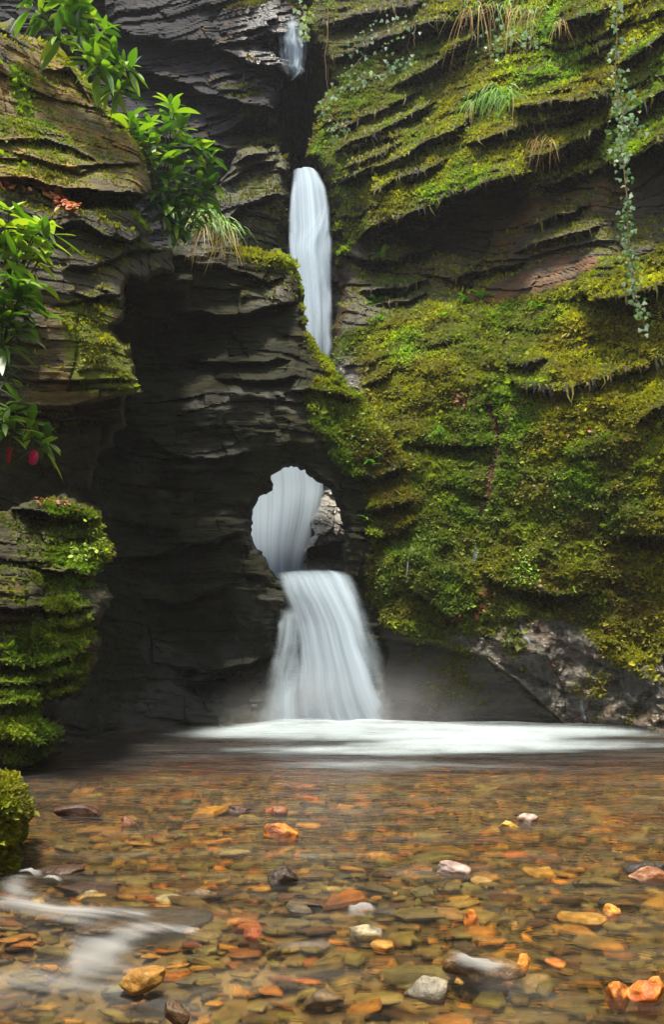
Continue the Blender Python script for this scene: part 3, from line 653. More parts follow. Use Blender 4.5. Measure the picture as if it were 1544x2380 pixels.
# --- mossy boulder at the left frame edge, nearest the viewer
BLD = [(-60,1800),(0,1795),(22,1798),(42,1812),(56,1835),(72,1868),(66,1890),(55,1922),(40,1965),(36,1990),(42,2012),(30,2045),(22,2072),(-10,2100),(-60,2110)]
def bld_attr(px, py, P, N):
    n = nz2(P, 5, 130); m = inpoly(px, py, [(-60,1800),(60,1800),(80,1870),(50,1960),(-60,1965)], 16)
    return dict(moss=np.clip(m * (1 + .5 * n) + (1 - m) * (.5 + 1.2 * n), 0, 1), warm=.2 + 0 * px, wet=.2 + .6 * sstep(2000, 2060, py))
bld = relief('mossy_boulder', BLD, [(-60,1800,4.6),(40,1810,4.75),(70,1870,4.8),(0,1880,4.5),(40,1990,4.75),(0,2000,4.55),(20,2080,4.7),(-60,2100,4.5)],
    2.2, M['rock_left'], lambda P, px, py: .08 * fbm(P * 2.5, 4, 131) - .03 * np.abs(fbm(P * 11, 3, 132)) + slate(P, .05, 133, .08, .05, .02, .5), 
    [dict(pts=[(-60,1965),(0,1960),(50,1955)], out=.06, up=30, under=.14, down=22, fade=10)], bend=22, bendamt=.28, thick=.6, back=True, attrf=bld_attr, rough_amp=4, seed=9)
tag(bld['obj'], 'boulder furred with bright yellow green moss at the water, nearest on the left', 'boulder')
# ------------------------------------------------------------------ moss leaves
MOSS_COL = np.array([(0.030,0.032,0.006),(0.065,0.066,0.008),(0.115,0.120,0.010),(0.215,0.225,0.011),(0.36,0.37,0.018)])
BROWN = np.array([0.085, 0.052, 0.014])
def tone_col(t, brown, r, hue):
    t = np.clip(t, 0, 1) * (len(MOSS_COL) - 1.001); i = t.astype(int); f = (t - i)[:, None]
    c = MOSS_COL[i] * (1 - f) + MOSS_COL[i + 1] * f
    b = np.clip(brown, 0, 1)[:, None]
    g = np.clip(hue, -1, 1)[:, None]; c = c * np.concatenate([1 - .38 * np.maximum(g, 0), 1 + .05 * g, 1 + .3 * np.maximum(g, 0)], 1)
    return c * (1 - b) + BROWN * b * r.uniform(.6, 1.5, (len(t), 1))
def moss_cover(name, info, count, size, label, tone0=0.45, brown0=0.3, seed=0, tonef=None, gain=1.0, droop=0.25):
    r = np.random.default_rng(seed + 500); P, N, Q = info['P'], info['N'], info['Q']; m = info['attrs'].get('leafy', info['attrs']['moss'])
    w = np.clip((m[Q].mean(1) - 0.3) / 0.4, 0, 1) ** 1.2
    clump = sstep(-0.5, 0.35, fbm(P[Q[:, 0]] * 4.2, 3, seed + 7)); w = w * (0.25 + clump)
    f = r.choice(len(Q), count, p=w / w.sum()); a = r.uniform(0, 1, (count, 1)); b = r.uniform(0, 1, (count, 1))
    q = Q[f]; p = (P[q[:, 0]] * (1 - a) + P[q[:, 1]] * a) * (1 - b) + (P[q[:, 3]] * (1 - a) + P[q[:, 2]] * a) * b
    n = N[q[:, 0]]
    d = n * 0.75 + r.normal(0, 0.62, (count, 3)); d[:, 2] -= droop * r.uniform(0, 1.6, count); d /= np.linalg.norm(d, axis=1, keepdims=True)
    L = size * r.lognormal(0, 0.35, count)[:, None]
    s = np.cross(d, r.normal(0, 1, (count, 3))); s /= np.linalg.norm(s, axis=1, keepdims=True) + 1e-9
    up = np.cross(s, d)
    base = p - n * 0.01; mid = base + d * L * 0.5 + up * L * 0.10; wd = s * L * r.uniform(.2, .38, (count, 1))
    V = np.stack([base, mid + wd, base + d * L, mid - wd], 1).reshape(-1, 3)
    F = np.arange(count * 4).reshape(-1, 4)
    lo = fbm(p * 0.8, 3, seed + 1); hi = fbm(p * 3.5, 3, seed + 2)
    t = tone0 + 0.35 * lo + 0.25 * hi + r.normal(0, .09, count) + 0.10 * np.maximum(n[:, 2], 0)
    if tonef is not None: t = t + tonef(info['px'][q[:, 0]], info['py'][q[:, 0]])
    br = brown0 + 0.9 * fbm(p * 1.7, 4, seed + 3) + r.normal(0, .12, count)
    col = np.repeat(tone_col(t, br, r, 2.2 * fbm(p * .8, 3, seed + 12) + .12) * gain, 4, 0)
    o = mesh_obj(name, V, F, M['moss'], None, dict(col=col), smooth=False)
    return tag(o, label, 'moss', kind='stuff')
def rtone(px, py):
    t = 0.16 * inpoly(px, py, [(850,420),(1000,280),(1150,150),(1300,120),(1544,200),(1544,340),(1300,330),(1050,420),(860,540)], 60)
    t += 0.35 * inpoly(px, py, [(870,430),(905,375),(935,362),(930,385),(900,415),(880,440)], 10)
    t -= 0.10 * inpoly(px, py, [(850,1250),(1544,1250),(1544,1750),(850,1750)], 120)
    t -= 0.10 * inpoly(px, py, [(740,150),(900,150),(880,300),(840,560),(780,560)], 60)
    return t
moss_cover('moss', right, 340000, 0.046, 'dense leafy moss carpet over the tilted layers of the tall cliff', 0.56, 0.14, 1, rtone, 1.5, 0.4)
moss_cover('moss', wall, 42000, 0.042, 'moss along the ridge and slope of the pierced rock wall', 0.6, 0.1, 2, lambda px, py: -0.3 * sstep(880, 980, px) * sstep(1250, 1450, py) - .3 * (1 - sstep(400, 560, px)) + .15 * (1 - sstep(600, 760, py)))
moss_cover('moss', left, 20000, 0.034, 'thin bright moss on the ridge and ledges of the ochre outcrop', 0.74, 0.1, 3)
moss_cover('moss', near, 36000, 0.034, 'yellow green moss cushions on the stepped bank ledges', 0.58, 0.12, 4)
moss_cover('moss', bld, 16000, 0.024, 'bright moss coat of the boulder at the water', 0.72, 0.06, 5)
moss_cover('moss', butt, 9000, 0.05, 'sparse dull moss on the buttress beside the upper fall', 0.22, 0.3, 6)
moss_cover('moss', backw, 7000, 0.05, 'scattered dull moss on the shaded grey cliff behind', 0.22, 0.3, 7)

# hanging fringes under the lips of the cliff ledges
def fringes(info, ledges, per, label, seed=0):
    r = np.random.default_rng(seed + 900); mb = MB()
    px, py, P = info['px'], info['py'], info['P']
    key = np.round(px / 6).astype(int) * 100000 + np.round(py / 6).astype(int)
    order = np.argsort(key); ks = key[order]
    for L in ledges:
        p = np.array(L['pts'], float); p = p[p[:, 0].argsort()]
        n = int((p[-1, 0] - p[0, 0]) * per)
        for k in range(n):
            x = r.uniform(p[0, 0] + 10, p[-1, 0] - 10); y = np.interp(x, p[:, 0], p[:, 1]) - r.uniform(0, 16)
            kk = int(round(x / 6)) * 100000 + int(round(y / 6)); j = np.searchsorted(ks, kk)
            if j >= len(ks) or ks[j] != kk: continue
            i = order[j]
            if info['attrs']['moss'][i] < 0.4: continue
            b = P[i] + [r.normal(0, .03), -0.04 - r.uniform(0, .06), 0]; ln = r.uniform(.06, .34) * r.uniform(.4, 1); w = r.uniform(.008, .02)
            pts = [b + [0, 0, 0], b + [r.normal(0, .02), -.03, -ln * .5], b + [r.normal(0, .04), -.03 + r.normal(0, .02), -ln]]
            V = [pts[0] - [w, 0, 0], pts[0] + [w, 0, 0], pts[1] + [w * .8, 0, 0], pts[1] - [w * .8, 0, 0], pts[2]]
            c = MOSS_COL[r.integers(0, 3)] * (1 if r.random() < .7 else 0) + (BROWN * .6 if r.random() < .35 else 0) + .004
            mb.add(V, [[0, 1, 2, 3]], col=c); mb.add([V[3], V[2], V[4]], [[0, 1, 2]], col=c)
    o = mb.build('hanging_moss', M['moss'], smooth=False)
    return tag(o, label, 'moss', kind='stuff')
fringes(right, [L for L in right_ledges if L['pts'][0][1] < 900], 0.22, 'ragged moss strands hanging beneath the ledges of the tall cliff')
# ------------------------------------------------------------------ pool bed and water
def bed_z(X, Y):
    z = -0.085 - 0.40 * sstep(7.8, 12.0, Y) - 0.03 * sstep(4, 2.5, Y)
    z = z + 0.022 * vnoise(np.stack([X * .9, Y * .9, 0 * X], -1), 3)
    return z - step_z(X, Y)
def step_z(X, Y):
    """the stream drops a little over slabs at the left, near the viewer"""
    e = 4.05 - 0.5 * (X + 1.6) * sstep(-2.2, 0.2, X)
    return 0.16 * sstep(0.25, -0.5, Y - e + 0.0) * (1 - sstep(-0.7, 0.1, X))
gx = np.arange(-9, 9.01, 0.1); gy = np.arange(-4, 15.01, 0.1); GX, GY = np.meshgrid(gx, gy)
def grid_faces(ny, nx):
    i = np.arange(ny * nx).reshape(ny, nx)
    return np.stack([i[:-1, :-1], i[:-1, 1:], i[1:, 1:], i[1:, :-1]], -1).reshape(-1, 4)
zb = bed_z(GX, GY)
shade = np.stack([0.16 + 0 * GX, 0.11 + 0 * GX, 0.045 + 0 * GX], -1) * (0.8 + 0.4 * vnoise(np.stack([GX * 2, GY * 2, 0 * GX], -1), 4))[..., None]
bed = mesh_obj('stream_bed', np.stack([GX, GY, zb], -1), grid_faces(*GX.shape), M['bedstone'], None, dict(col=shade.reshape(-1, 3)))
tag(bed, 'brown gravelly floor of the pool and stream', 'stream bed', kind='structure')
# closed body of water
wx = np.arange(-8.5, 8.51, 0.08); wy = np.arange(-3.5, 14.51, 0.08); WX, WY = np.meshgrid(wx, wy)
wz = 0.012 * fbm(np.stack([WX * 1.2, WY * 2.2, 0 * WX], -1), 3, 8) - step_z(WX, WY)
ny, nx = WX.shape; top = np.stack([WX, WY, wz], -1).reshape(-1, 3); bot = top.copy(); bot[:, 2] = -1.6
Ft = grid_faces(ny, nx); Fb = Ft[:, ::-1] + ny * nx; idx = np.arange(ny * nx).reshape(ny, nx)
ring = np.concatenate([idx[0, :-1], idx[:-1, -1], idx[-1, :0:-1], idx[:0:-1, 0]]); r2 = np.roll(ring, -1)
Fs = np.stack([r2, ring, ring + ny * nx, r2 + ny * nx], 1)
pool = mesh_obj('water', np.concatenate([top, bot]), [np.concatenate([Ft, Fb, Fs])], M['water'])
tag(pool, 'clear shallow brown pool water flowing over flat stones', 'water', kind='structure')

# ------------------------------------------------------------------ falls
def fall(name, rows, label, cat='waterfall', layers=3, nu=26, nv=70, gap=0.07, bulge=0.18, den=0.75, edge=0.12, seed=0, mat='fall', vlen=None, botfade=0.0, topfade=0.0, wob=4, denf=None, topcurve=0.0, shear=0.12, tf=.12):
    r = np.array(rows, float); t = np.concatenate([[0], np.cumsum(np.hypot(np.diff(r[:, 0]), np.diff(r[:, 3]) * 60))]); t /= t[-1]
    v = np.linspace(0, 1, nv); py, xl, xr, Y = [np.interp(v, t, r[:, k]) for k in range(4)]
    ker = np.ones(5) / 5
    def sm(a): 
        b = np.concatenate([[a[0]] * 2, a, [a[-1]] * 2]); return np.convolve(b, ker, 'valid')
    xl, xr, Y = sm(xl), sm(xr), sm(Y)
    u = np.linspace(0, 1, nu); U, Vv = np.meshgrid(u, v)
    Vs, Fs, UV, Dn = [], [], [], []
    for l in range(layers):
        k = (l - (layers - 1) / 2)
        q = np.stack([U * 5, Vv * 1.5, 0 * U + l * 3.3], -1)
        wl = wob * fbm(np.stack([0 * v, v * 7, 0 * v + l], -1), 2, seed + l)
        px = (xl + wl)[:, None] * (1 - U) + (xr + wl)[:, None] * U
        y = Y[:, None] - bulge * np.sin(np.pi * U) + k * gap + 0.10 * fbm(q, 3, seed + l * 3) * np.minimum(1, Vv * 4)
        P = W(px, py[:, None] + topcurve * (np.abs(2 * U - 1) ** 2.2 + .25 * np.exp(-((U - .38) / .08) ** 2)) * (1 - Vv) ** 6, y)
        e = np.clip(np.minimum(U, 1 - U) / (edge * (1 + .9 * fbm(np.stack([Vv * 5, 0 * U + l * 2.1, 0 * U], -1), 3, seed + 9))), 0, 1); e = e * e * (3 - 2 * e)
        d = den * e * (1 - botfade * sstep(.75, 1, Vv)) * (1 - topfade * (1 - sstep(0, tf, Vv)))
        d = d + 0.18 * fbm(np.stack([U * 3, Vv * .8, 0 * U + l], -1), 3, seed + 20 + l) * e
        if denf is not None: d = d * denf(U, Vv, l)
        Vs.append(P.reshape(-1, 3)); Fs.append(grid_faces(nv, nu) + l * nu * nv); UV.append(np.stack([U - shear * Vv ** 1.3 + l * 7.31, Vv], -1).reshape(-1, 2)); Dn.append(d.ravel())
    o = mesh_obj(name, np.concatenate(Vs), [np.concatenate(Fs)], M[mat], None, dict(den=np.concatenate(Dn)), uv=np.concatenate(UV))
    return tag(o, label, cat) if label else o
fall('waterfall', [(388,678,738,17.6),(396,675,746,17.2),(425,671,760,17.0),(470,667,768,16.9),(520,665,772,16.8),(580,662,776,16.7),(640,670,778,16.6),(720,672,778,16.4),(800,680,776,16.3),(880,690,772,16.2)],
     'white upper fall dropping from the slot between the cliffs', den=0.62, edge=0.3, seed=1, botfade=.8, topcurve=12, topfade=.25)
fall('waterfall', [(455,752,768,16.7),(490,735,772,16.6),(530,700,774,16.5),(575,652,775,16.4),(650,664,776,16.3),(740,680,776,16.2),(840,700,768,16.1)],
     'brighter slanting skirt of water over the lower half of the upper fall', den=0.4, edge=0.35, seed=5, layers=2, wob=1, botfade=.8, topfade=.5)
fall('waterfall', [(960,560,735,17.1),(1085,562,762,16.7),(1130,560,768,16.6),(1200,560,752,16.4),(1260,562,728,16.2),(1300,570,712,16.0),(1360,580,705,15.7)],
     'curtain of water seen through the round hole', mat='curtain', den=0.98, edge=0.12, seed=9, layers=3)
def lowden(U, V, l): return 1 - 0.28 * (1 - sstep(0.05, 0.34, U)) * sstep(.3, .65, V)
LOW = [(1312,628,800,14.6),(1324,626,815,14.0),(1330,624,824,13.5),(1337,626,830,13.15),(1350,632,836,12.95),(1380,643,845,12.85),(1410,654,855,12.8),(1440,662,864,12.76),(1480,664,874,12.7),(1540,656,890,12.62),(1600,628,908,12.55),(1660,602,926,12.5),(1705,580,942,12.45)]
o1 = fall('waterfall', LOW, 'silky white lower fall pouring from the round hole into the pool', den=0.62, edge=0.26, seed=13, layers=3, topfade=.75, tf=.3, shear=.34, botfade=.25, gap=0.10, bulge=0.3, nv=90, nu=40, denf=lowden)
o2 = fall('stray_strands', [(1400,640,715,12.75),(1450,640,715,12.72),(1520,622,715,12.65),(1590,600,715,12.6),(1660,575,715,12.5),(1705,560,715,12.45)], None, None, mat='veil', den=.5, edge=.4, seed=31, layers=2, gap=.12, topfade=.9, botfade=.3)
o3 = fall('stray_strands', [(1400,800,868,12.8),(1530,830,902,12.7),(1600,840,922,12.62),(1660,845,944,12.55),(1705,850,958,12.5)], None, None, mat='veil', den=.24, edge=.5, seed=37, layers=2, gap=.1, topfade=.9, botfade=.3)
for o in (o2, o3): o.parent = o1
fall('waterfall', [(40,660,690,18.2),(70,645,712,18.2),(100,636,726,18.2),(130,638,722,18.25),(165,648,710,18.3),(190,660,694,18.3)], 'thin broken white sheet painting sky glints on wet slate at the top centre, above the dark slot', den=.56, edge=.4, seed=51, nu=40, wob=8, layers=1, nv=30, topfade=.6, botfade=.8, bulge=.05)  # pale sheet paints the sky reflections of the wet strata
# foam where the fall lands
fx = np.arange(-4.2, 7.0, 0.06); fy = np.arange(6.8, 13.9, 0.06); FX, FY = np.meshgrid(fx, fy)
cxr = 0.12
vv, ff, dd = [], [], []
nzz = fbm(np.stack([FX * .5, FY * 1.6, 0 * FX], -1), 4, 77)
NL = 4
for l in range(NL):
    core = np.exp(-((FX - cxr) / 1.0) ** 2 - ((FY - 12.35) / .6) ** 2)
    band = np.exp(-((FY - (12.25 - 0.05 * np.maximum(FX, 0) + .1 * np.minimum(FX, 0))) / (0.8 + .05 * np.maximum(FX, 0))) ** 2) * sstep(-3.0, -0.3, FX) * (1 - sstep(2.2, 5.6, FX))
    outw = np.exp(-((FX - 0.8) / 2.2) ** 2 - ((FY - 10.7) / 1.7) ** 2) * .40
    d = (1.5 * core + 0.66 * band + outw * (.85 + 1.5 * nzz) + 0.26 * nzz - 0.12) * (1.0, .75, .55, .38)[l] * (1 - sstep(12.9, 13.4, FY))
    z = 0.012 + 0.012 * l + (0.035 * core + 0.05 * band) * (.15, .5, .9, 1.6)[l] * (1 + .5 * fbm(np.stack([FX * 1.8, FY * 2.0, 0 * FX + l * 5], -1), 3, 78))
    vv.append(np.stack([FX, FY, z], -1).reshape(-1, 3)); ff.append(grid_faces(*FX.shape) + l * FX.size); dd.append(np.clip(d, 0, 1.4).ravel())
foam = mesh_obj('foam', np.concatenate(vv), [np.concatenate(ff)], M['foam'], None, dict(den=np.concatenate(dd)))
tag(foam, 'white foam spreading over the pool at the foot of the lower fall', 'foam', kind='stuff')
# spray drifting round the foot of the fall: a soft closed body of mist
mm, mt_ = new_mat('spray_mist')
tc = N_(mt_, 'ShaderNodeTexCoord'); mp = N_(mt_, 'ShaderNodeMapping'); mt_.links.new(tc.outputs['Generated'], mp.inputs[0])
mp.inputs['Location'].default_value = (-1, -1, -.25); mp.inputs['Scale'].default_value = (2, 2, 1.25)
gr = N_(mt_, 'ShaderNodeTexGradient', gradient_type='SPHERICAL'); mt_.links.new(mp.outputs[0], gr.inputs[0])
dn_ = mth(mt_, 'MULTIPLY', mth(mt_, 'MULTIPLY', sst(mt_, gr.outputs[1], 0.0, .9), .62), sst(mt_, noise(mt_, 1.6, 3), .25, .75))
pv = N_(mt_, 'ShaderNodeVolumePrincipled'); pv.inputs['Color'].default_value = (.93, .96, 1, 1); mt_.links.new(dn_, pv.inputs['Density'])
mo_ = N_(mt_, 'ShaderNodeOutputMaterial'); mt_.links.new(pv.outputs[0], mo_.inputs['Volume'])
mist = mesh_obj('spray_mist', [(x, y, z) for x in (-1.9, 2.3) for y in (11.2, 13.1) for z in (.03, 1.15)], [np.array([[0,1,3,2],[4,6,7,5],[0,4,5,1],[2,3,7,6],[0,2,6,4],[1,5,7,3]])], mm, smooth=False)
tag(mist, 'soft white spray hovering where the lower fall meets the pool', 'spray', kind='stuff')
# ------------------------------------------------------------------ stones on the bed
PAL = [('olive', (0.150,0.115,0.036)), ('ochre', (0.33,0.175,0.035)), ('orange', (0.42,0.15,0.022)), ('grey green', (0.16,0.135,0.055)),
       ('dark brown', (0.085,0.045,0.016)), ('pale', (0.40,0.30,0.13)), ('slate grey', (0.075,0.068,0.058)), ('rusty brown', (0.21,0.085,0.02))]
PW = np.array([.34, .19, .03, .16, .14, .035, .05, .055]); PW /= PW.sum()
def pebble_mesh(r, n, rad, hgt, K=10):
    """n flat slate pebbles at the origin: verts (n, 3K+1, 3) and faces"""
    th = np.sort(r.uniform(0, 2 * np.pi, (n, K)) * 0.35 + np.arange(K) / K * 2 * np.pi, 1)
    asp = r.uniform(.45, .95, (n, 1)); rr = rad[:, None] * (1 + .22 * r.normal(0, 1, (n, K)).clip(-1.6, 1.6))
    x, y = rr * np.cos(th), rr * np.sin(th) * asp; rings = []
    tilt = r.normal(0, .08, (n, 2))
    for s, z in ((.86, -.5), (1.0, .25), (.82, .9), (.42, 1.0)):
        zz = z * hgt[:, None] * (1 + .12 * r.normal(0, 1, (n, K))) + tilt[:, :1] * x * s + tilt[:, 1:] * y * s
        rings.append(np.stack([x * s, y * s, zz], -1))
    V = np.concatenate(rings + [np.stack([0 * rad, 0 * rad, hgt * 1.02], -1)[:, None]], 1)
    k = np.arange(K); k2 = (k + 1) % K
    Q = np.concatenate([np.stack([k + a * K, k2 + a * K, k2 + (a + 1) * K, k + (a + 1) * K], 1) for a in range(3)])
    T = np.stack([k + 3 * K, k2 + 3 * K, np.full(K, 4 * K)], 1)
    return V, Q, T
def spin(V, a):
    c, s = np.cos(a)[:, None], np.sin(a)[:, None]
    return np.stack([V[..., 0] * c - V[..., 1] * s, V[..., 0] * s + V[..., 1] * c, V[..., 2]], -1)
r = np.random.default_rng(21); NP = 18000
Yp = np.sqrt(r.uniform(2.3 ** 2, 11.2 ** 2, NP)); Xp = r.uniform(-.45, .45, NP) * Yp + r.normal(0, .1, NP)
rad = 0.031 * r.lognormal(0, .42, NP) * (1 + .02 * Yp); rad = np.minimum(rad, .17); big = r.random(NP) < .035; rad[big] *= 1.6; rad = np.minimum(rad, .15)
hgt = rad * r.uniform(.12, .3, NP)
Vp, Qp, Tp = pebble_mesh(r, NP, rad, hgt)
Vp = spin(Vp * [1.12, .9, 1], r.normal(0, .45, NP))
Zp = bed_z(Xp, Yp) + r.uniform(0.0, .022, NP) + rad * .12
cls = r.choice(len(PAL), NP, p=PW)
colp = np.array([c for _, c in PAL])[cls] * r.lognormal(-.1, .26, (NP, 1)) * (1 + .06 * r.normal(0, 1, (NP, 3)))
left_dark = (0.45 + .55 * sstep(-2.3, -1.0, Xp + .08 * (Yp - 5)))[:, None]   # darker stones towards the left bank
colp = np.clip(colp * left_dark * [.86, .74, .5], .006, .7)
score = rad / Yp ** 1.6; inview = (np.abs(Xp / Yp) < .36) & (Yp > 2.95)
ind = np.argsort(-(score * inview))[:300]; rest = np.ones(NP, bool); rest[ind] = False
nv_ = Vp.shape[1]
off = (np.arange(rest.sum()) * nv_)[:, None, None]
Vr = Vp[rest] + np.stack([Xp, Yp, Zp], -1)[rest][:, None]
o = mesh_obj('pebbles', Vr.reshape(-1, 3), [(Qp[None] + off).reshape(-1, 4), (Tp[None] + off).reshape(-1, 3)], M['bedstone'], None, dict(col=np.repeat(colp[rest], nv_, 0)), smooth=False)
tag(o, 'countless small flat pebbles covering the bed of the pool', 'pebbles', kind='stuff')
for i in ind:
    o = mesh_obj('pebble', Vp[i], [Qp, Tp], M['bedstone'], None, dict(col=np.tile(colp[i], (nv_, 1))), smooth=False)
    o.location = (Xp[i], Yp[i], Zp[i] + .012)
    tag(o, PAL[cls[i]][0] + ' flat stone lying among others on the shallow pool bed', 'stone', 'larger flat stones on the pool bed')

def rock_mesh(seed, sx, sy, sz, cuts=9, nu=34, nv=22, lump=.10, flat=.0):
    r = np.random.default_rng(seed); u = np.arange(nu) / nu * 2 * np.pi; v = np.linspace(0.02, np.pi - .02, nv); U, Vv = np.meshgrid(u, v)
    D = np.stack([np.cos(U) * np.sin(Vv), np.sin(U) * np.sin(Vv), np.cos(Vv)], -1).reshape(-1, 3)
    P = np.sign(D) * np.abs(D) ** .8
    for k in range(cuts):
        n = r.normal(0, 1, 3); n /= np.linalg.norm(n); c = r.uniform(.55, .85); e = P @ n - c
        P = P - np.where(e > 0, e, 0)[:, None] * n * .94
    P = P + D * (lump * fbm(P * 1.6 + seed, 3, seed))[:, None] + D * (.035 * fbm(P * 5 + seed, 3, seed + 1))[:, None]
    P = P * [sx, sy, sz]
    i = np.arange(nv * nu).reshape(nv, nu); j = np.roll(i, -1, 1)
    Q = np.stack([i[:-1], i[1:], j[1:], j[:-1]], -1).reshape(-1, 4)
    return P, Q
def stone(x0, x1, y0, y1, col, label, name='stone', z=0.0, col2=None, seed=0, rot=0.0, tilt=0.0, dep=.7, cuts=9, sub=.25, mat='stone', lump=.1):
    """placed by its footprint in the picture: its base meets the ground of height z at y1"""
    Y = ground_Y(y1, z); w = (x1 - x0) / F * Y; h = (y1 - y0) / F * Y
    dpt = min(w * dep, h * 3.2); hz = max(h - dpt * .5 * H / Y * .9, h * .45)
    dn = 0.06 if z > -.03 else hz * sub
    P, Q = rock_mesh(seed, w / 2 * 1.06, dpt / 2, (hz * 0.95 + dn) / 2, cuts + 3, lump=lump * 1.7)
    c, s = math.cos(rot), math.sin(rot); P = np.stack([P[:, 0] * c - P[:, 2] * s, P[:, 1], P[:, 0] * s + P[:, 2] * c], 1)
    c, s = math.cos(tilt), math.sin(tilt); P = np.stack([P[:, 0], P[:, 1] * c - P[:, 2] * s, P[:, 1] * s + P[:, 2] * c], 1)
    col = np.array(col); n = fbm(P / w * 4 + seed, 4, seed + 3)[:, None]
    cc = col * (1 + .5 * n) if col2 is None else col * (1 - sstep(-.15, .2, n)) + np.array(col2) * sstep(-.15, .2, n)
    o = mesh_obj(name, P, Q, M[mat], None, dict(col=np.clip(cc, .004, .8)))
    o.location = (((x0 + x1) / 2 - CX) / F * Y, Y + dpt * .3, z + (hz * 0.9 - dn) / 2)
    return tag(o, label, 'stone')
OR, OR2 = (.55, .17, .02), (.16, .05, .012); BR = (.075, .042, .018); DK = (.022, .016, .012); PK = (.27, .185, .155); GY = (.13, .115, .085); PALE = (.36, .30, .17)
stone(612, 695, 1906, 1946, OR, 'glowing orange brown stone rising out of the middle of the pool', seed=3, col2=OR2, rot=-.12, cuts=12)
stone(608, 692, 2006, 2050, DK, 'blackish rounded wet stone breaking the water below the orange one', seed=4, col2=(.06, .045, .035))
stone(1008, 1098, 1998, 2030, PK, 'flat pinkish grey stone with a wet shine right of the blackish stone', seed=5, col2=(.36, .28, .25), rot=-.12)
stone(1458, 1560, 1996, 2018, DK, 'thin black slab lying across the water at the right frame edge', seed=6, dep=.5)
stone(1462, 1560, 2012, 2044, (.2, .08, .03), 'rusty speckled stone under the thin black slab at the right', seed=7, col2=(.4, .2, .12))
stone(1465, 1560, 2262, 2326, OR, 'big curled vivid orange stone at the lower right corner', seed=8, col2=(.4, .09, .015), rot=.45, cuts=13, lump=.2)
stone(1408, 1470, 2280, 2318, OR, 'narrow orange stone leaning against the curled one at lower right', seed=9, rot=-.6, cuts=8, col2=OR2)
stone(1035, 1222, 2212, 2272, BR, 'long brown slab tilted in the current with a white water skirt', seed=10, col2=(.15, .085, .03), rot=-.1, cuts=10, dep=.55)
stone(935, 1056, 2244, 2316, GY, 'grey pointed stone standing in the current beside the long brown slab', seed=11, col2=(.22, .19, .13), cuts=14, rot=.05)
stone(1204, 1256, 1886, 1912, PK, 'small pinkish white wet stone above the riffle on the right', seed=12, col2=(.5, .36, .3))
stone(1163, 1208, 1900, 1922, (.5, .3, .04), 'yellow orange stone touching the small pinkish white one', seed=13)
stone(1408, 1450, 2096, 2120, (.6, .26, .04), 'small pointed amber stone alone in the right half of the stream', seed=14, cuts=14)
stone(1080, 1118, 2106, 2132, OR, 'small square orange stone in the stream above the long brown slab', seed=15, cuts=14)
stone(275, 322, 1892, 1914, (.12, .045, .02), 'dark reddish stone with a bright wet tip near the left bank', seed=16, col2=(.3, .12, .06))
stone(120, 245, 1868, 1896, (.05, .022, .014), 'long low dark red stone just breaking the water by the left bank', seed=17, dep=.4)
stone(530, 585, 1864, 1884, (.05, .02, .015), 'tiny dark red stone just breaking the calm water', seed=18)
stone(620, 668, 1870, 1886, (.2, .075, .03), 'low rusty stone between the tiny red one and the orange one', seed=19)
stone(678, 735, 1822, 1846, (.3, .10, .02), 'submerged red orange stone farthest out before the foam', seed=20, z=-.1)
stone(180, 232, 2066, 2104, PALE, 'upright pale cream stone above the big dark slab on the left', seed=21, z=-.08, cuts=14)
stone(362, 440, 2078, 2104, (.40, .33, .17), 'flat cream yellow stone right of the upright pale one', seed=22, z=-.06)
stone(428, 512, 2058, 2100, (.12, .07, .025), 'knobbly brown stone above the big dark slab', seed=23, z=-.06, cuts=14)
stone(138, 486, 2108, 2166, (.026, .016, .009), 'big dark brown slab that the stream slides over on the left', seed=24, z=-.05, col2=(.06, .034, .013), dep=.6, rot=.02)
stone(20, 432, 2180, 2262, (.04, .024, .013), 'largest sunken brown slab beneath the white rapids at lower left', seed=25, z=-.2, col2=(.075, .045, .02), dep=.8, rot=.08)
stone(272, 402, 2238, 2302, (.33, .17, .035), 'ochre wedge of slate at the tail of the white rapids', seed=26, z=-.08, rot=.32, cuts=12)
stone(556, 626, 2150, 2196, (.33, .07, .015), 'brick red rounded stone in the middle of the lower stream', seed=27, z=-.08)
stone(800, 890, 2138, 2166, GY, 'flat grey stone with a white splash behind it in midstream', seed=28, col2=PALE, dep=.5)
stone(855, 925, 2180, 2212, (.5, .26, .06), 'toothed orange stone below the grey splashed one', seed=29, z=-.06)
stone(375, 440, 2318, 2380, BR, 'small brown block at the bottom edge beside the tan riffle', seed=30, z=-.06)
stone(700, 800, 2290, 2345, (.16, .11, .06), 'broad tan stone under fast water at the bottom edge', seed=31, z=-.08)
stone(1272, 1325, 2226, 2256, OR, 'slanted orange pebble right of the long brown slab', seed=32, z=-.06, rot=-.3)
stone(1198, 1236, 2214, 2238, (.6, .22, .03), 'tiny orange pebble touching the right end of the long brown slab', seed=33)
stone(1220, 1300, 2262, 2316, (.2, .13, .04), 'five sided olive slab below the slanted orange pebble', seed=34, z=-.1, dep=1)
stone(1275, 1395, 1990, 2014, (.45, .17, .03), 'broad sunken orange stone left of the thin black slab', seed=35, z=-.1)
stone(950, 1020, 1862, 1886, (.13, .16, .09), 'green grey sunken slab in the middle of the calm pool', seed=36, z=-.11)
stone(640, 765, 2178, 2232, (.11, .075, .05), 'broad brown oval stone under the lower middle of the stream', seed=37, z=-.09)
stone(440, 520, 2060 + 130, 2232, (.17, .13, .05), 'olive slab at the right end of the white rapids', seed=38, z=-.1, dep=1)
stone(60, 200, 1998, 2056, (.045, .022, .012), 'dark red brown stone by the mossy boulder where the rapids start', seed=39, z=-.06)
stone(100, 300, 2046, 2096, (.05, .024, .014), 'dark red stone sloping into the top of the white rapids', seed=40, z=-.08, rot=-.15)

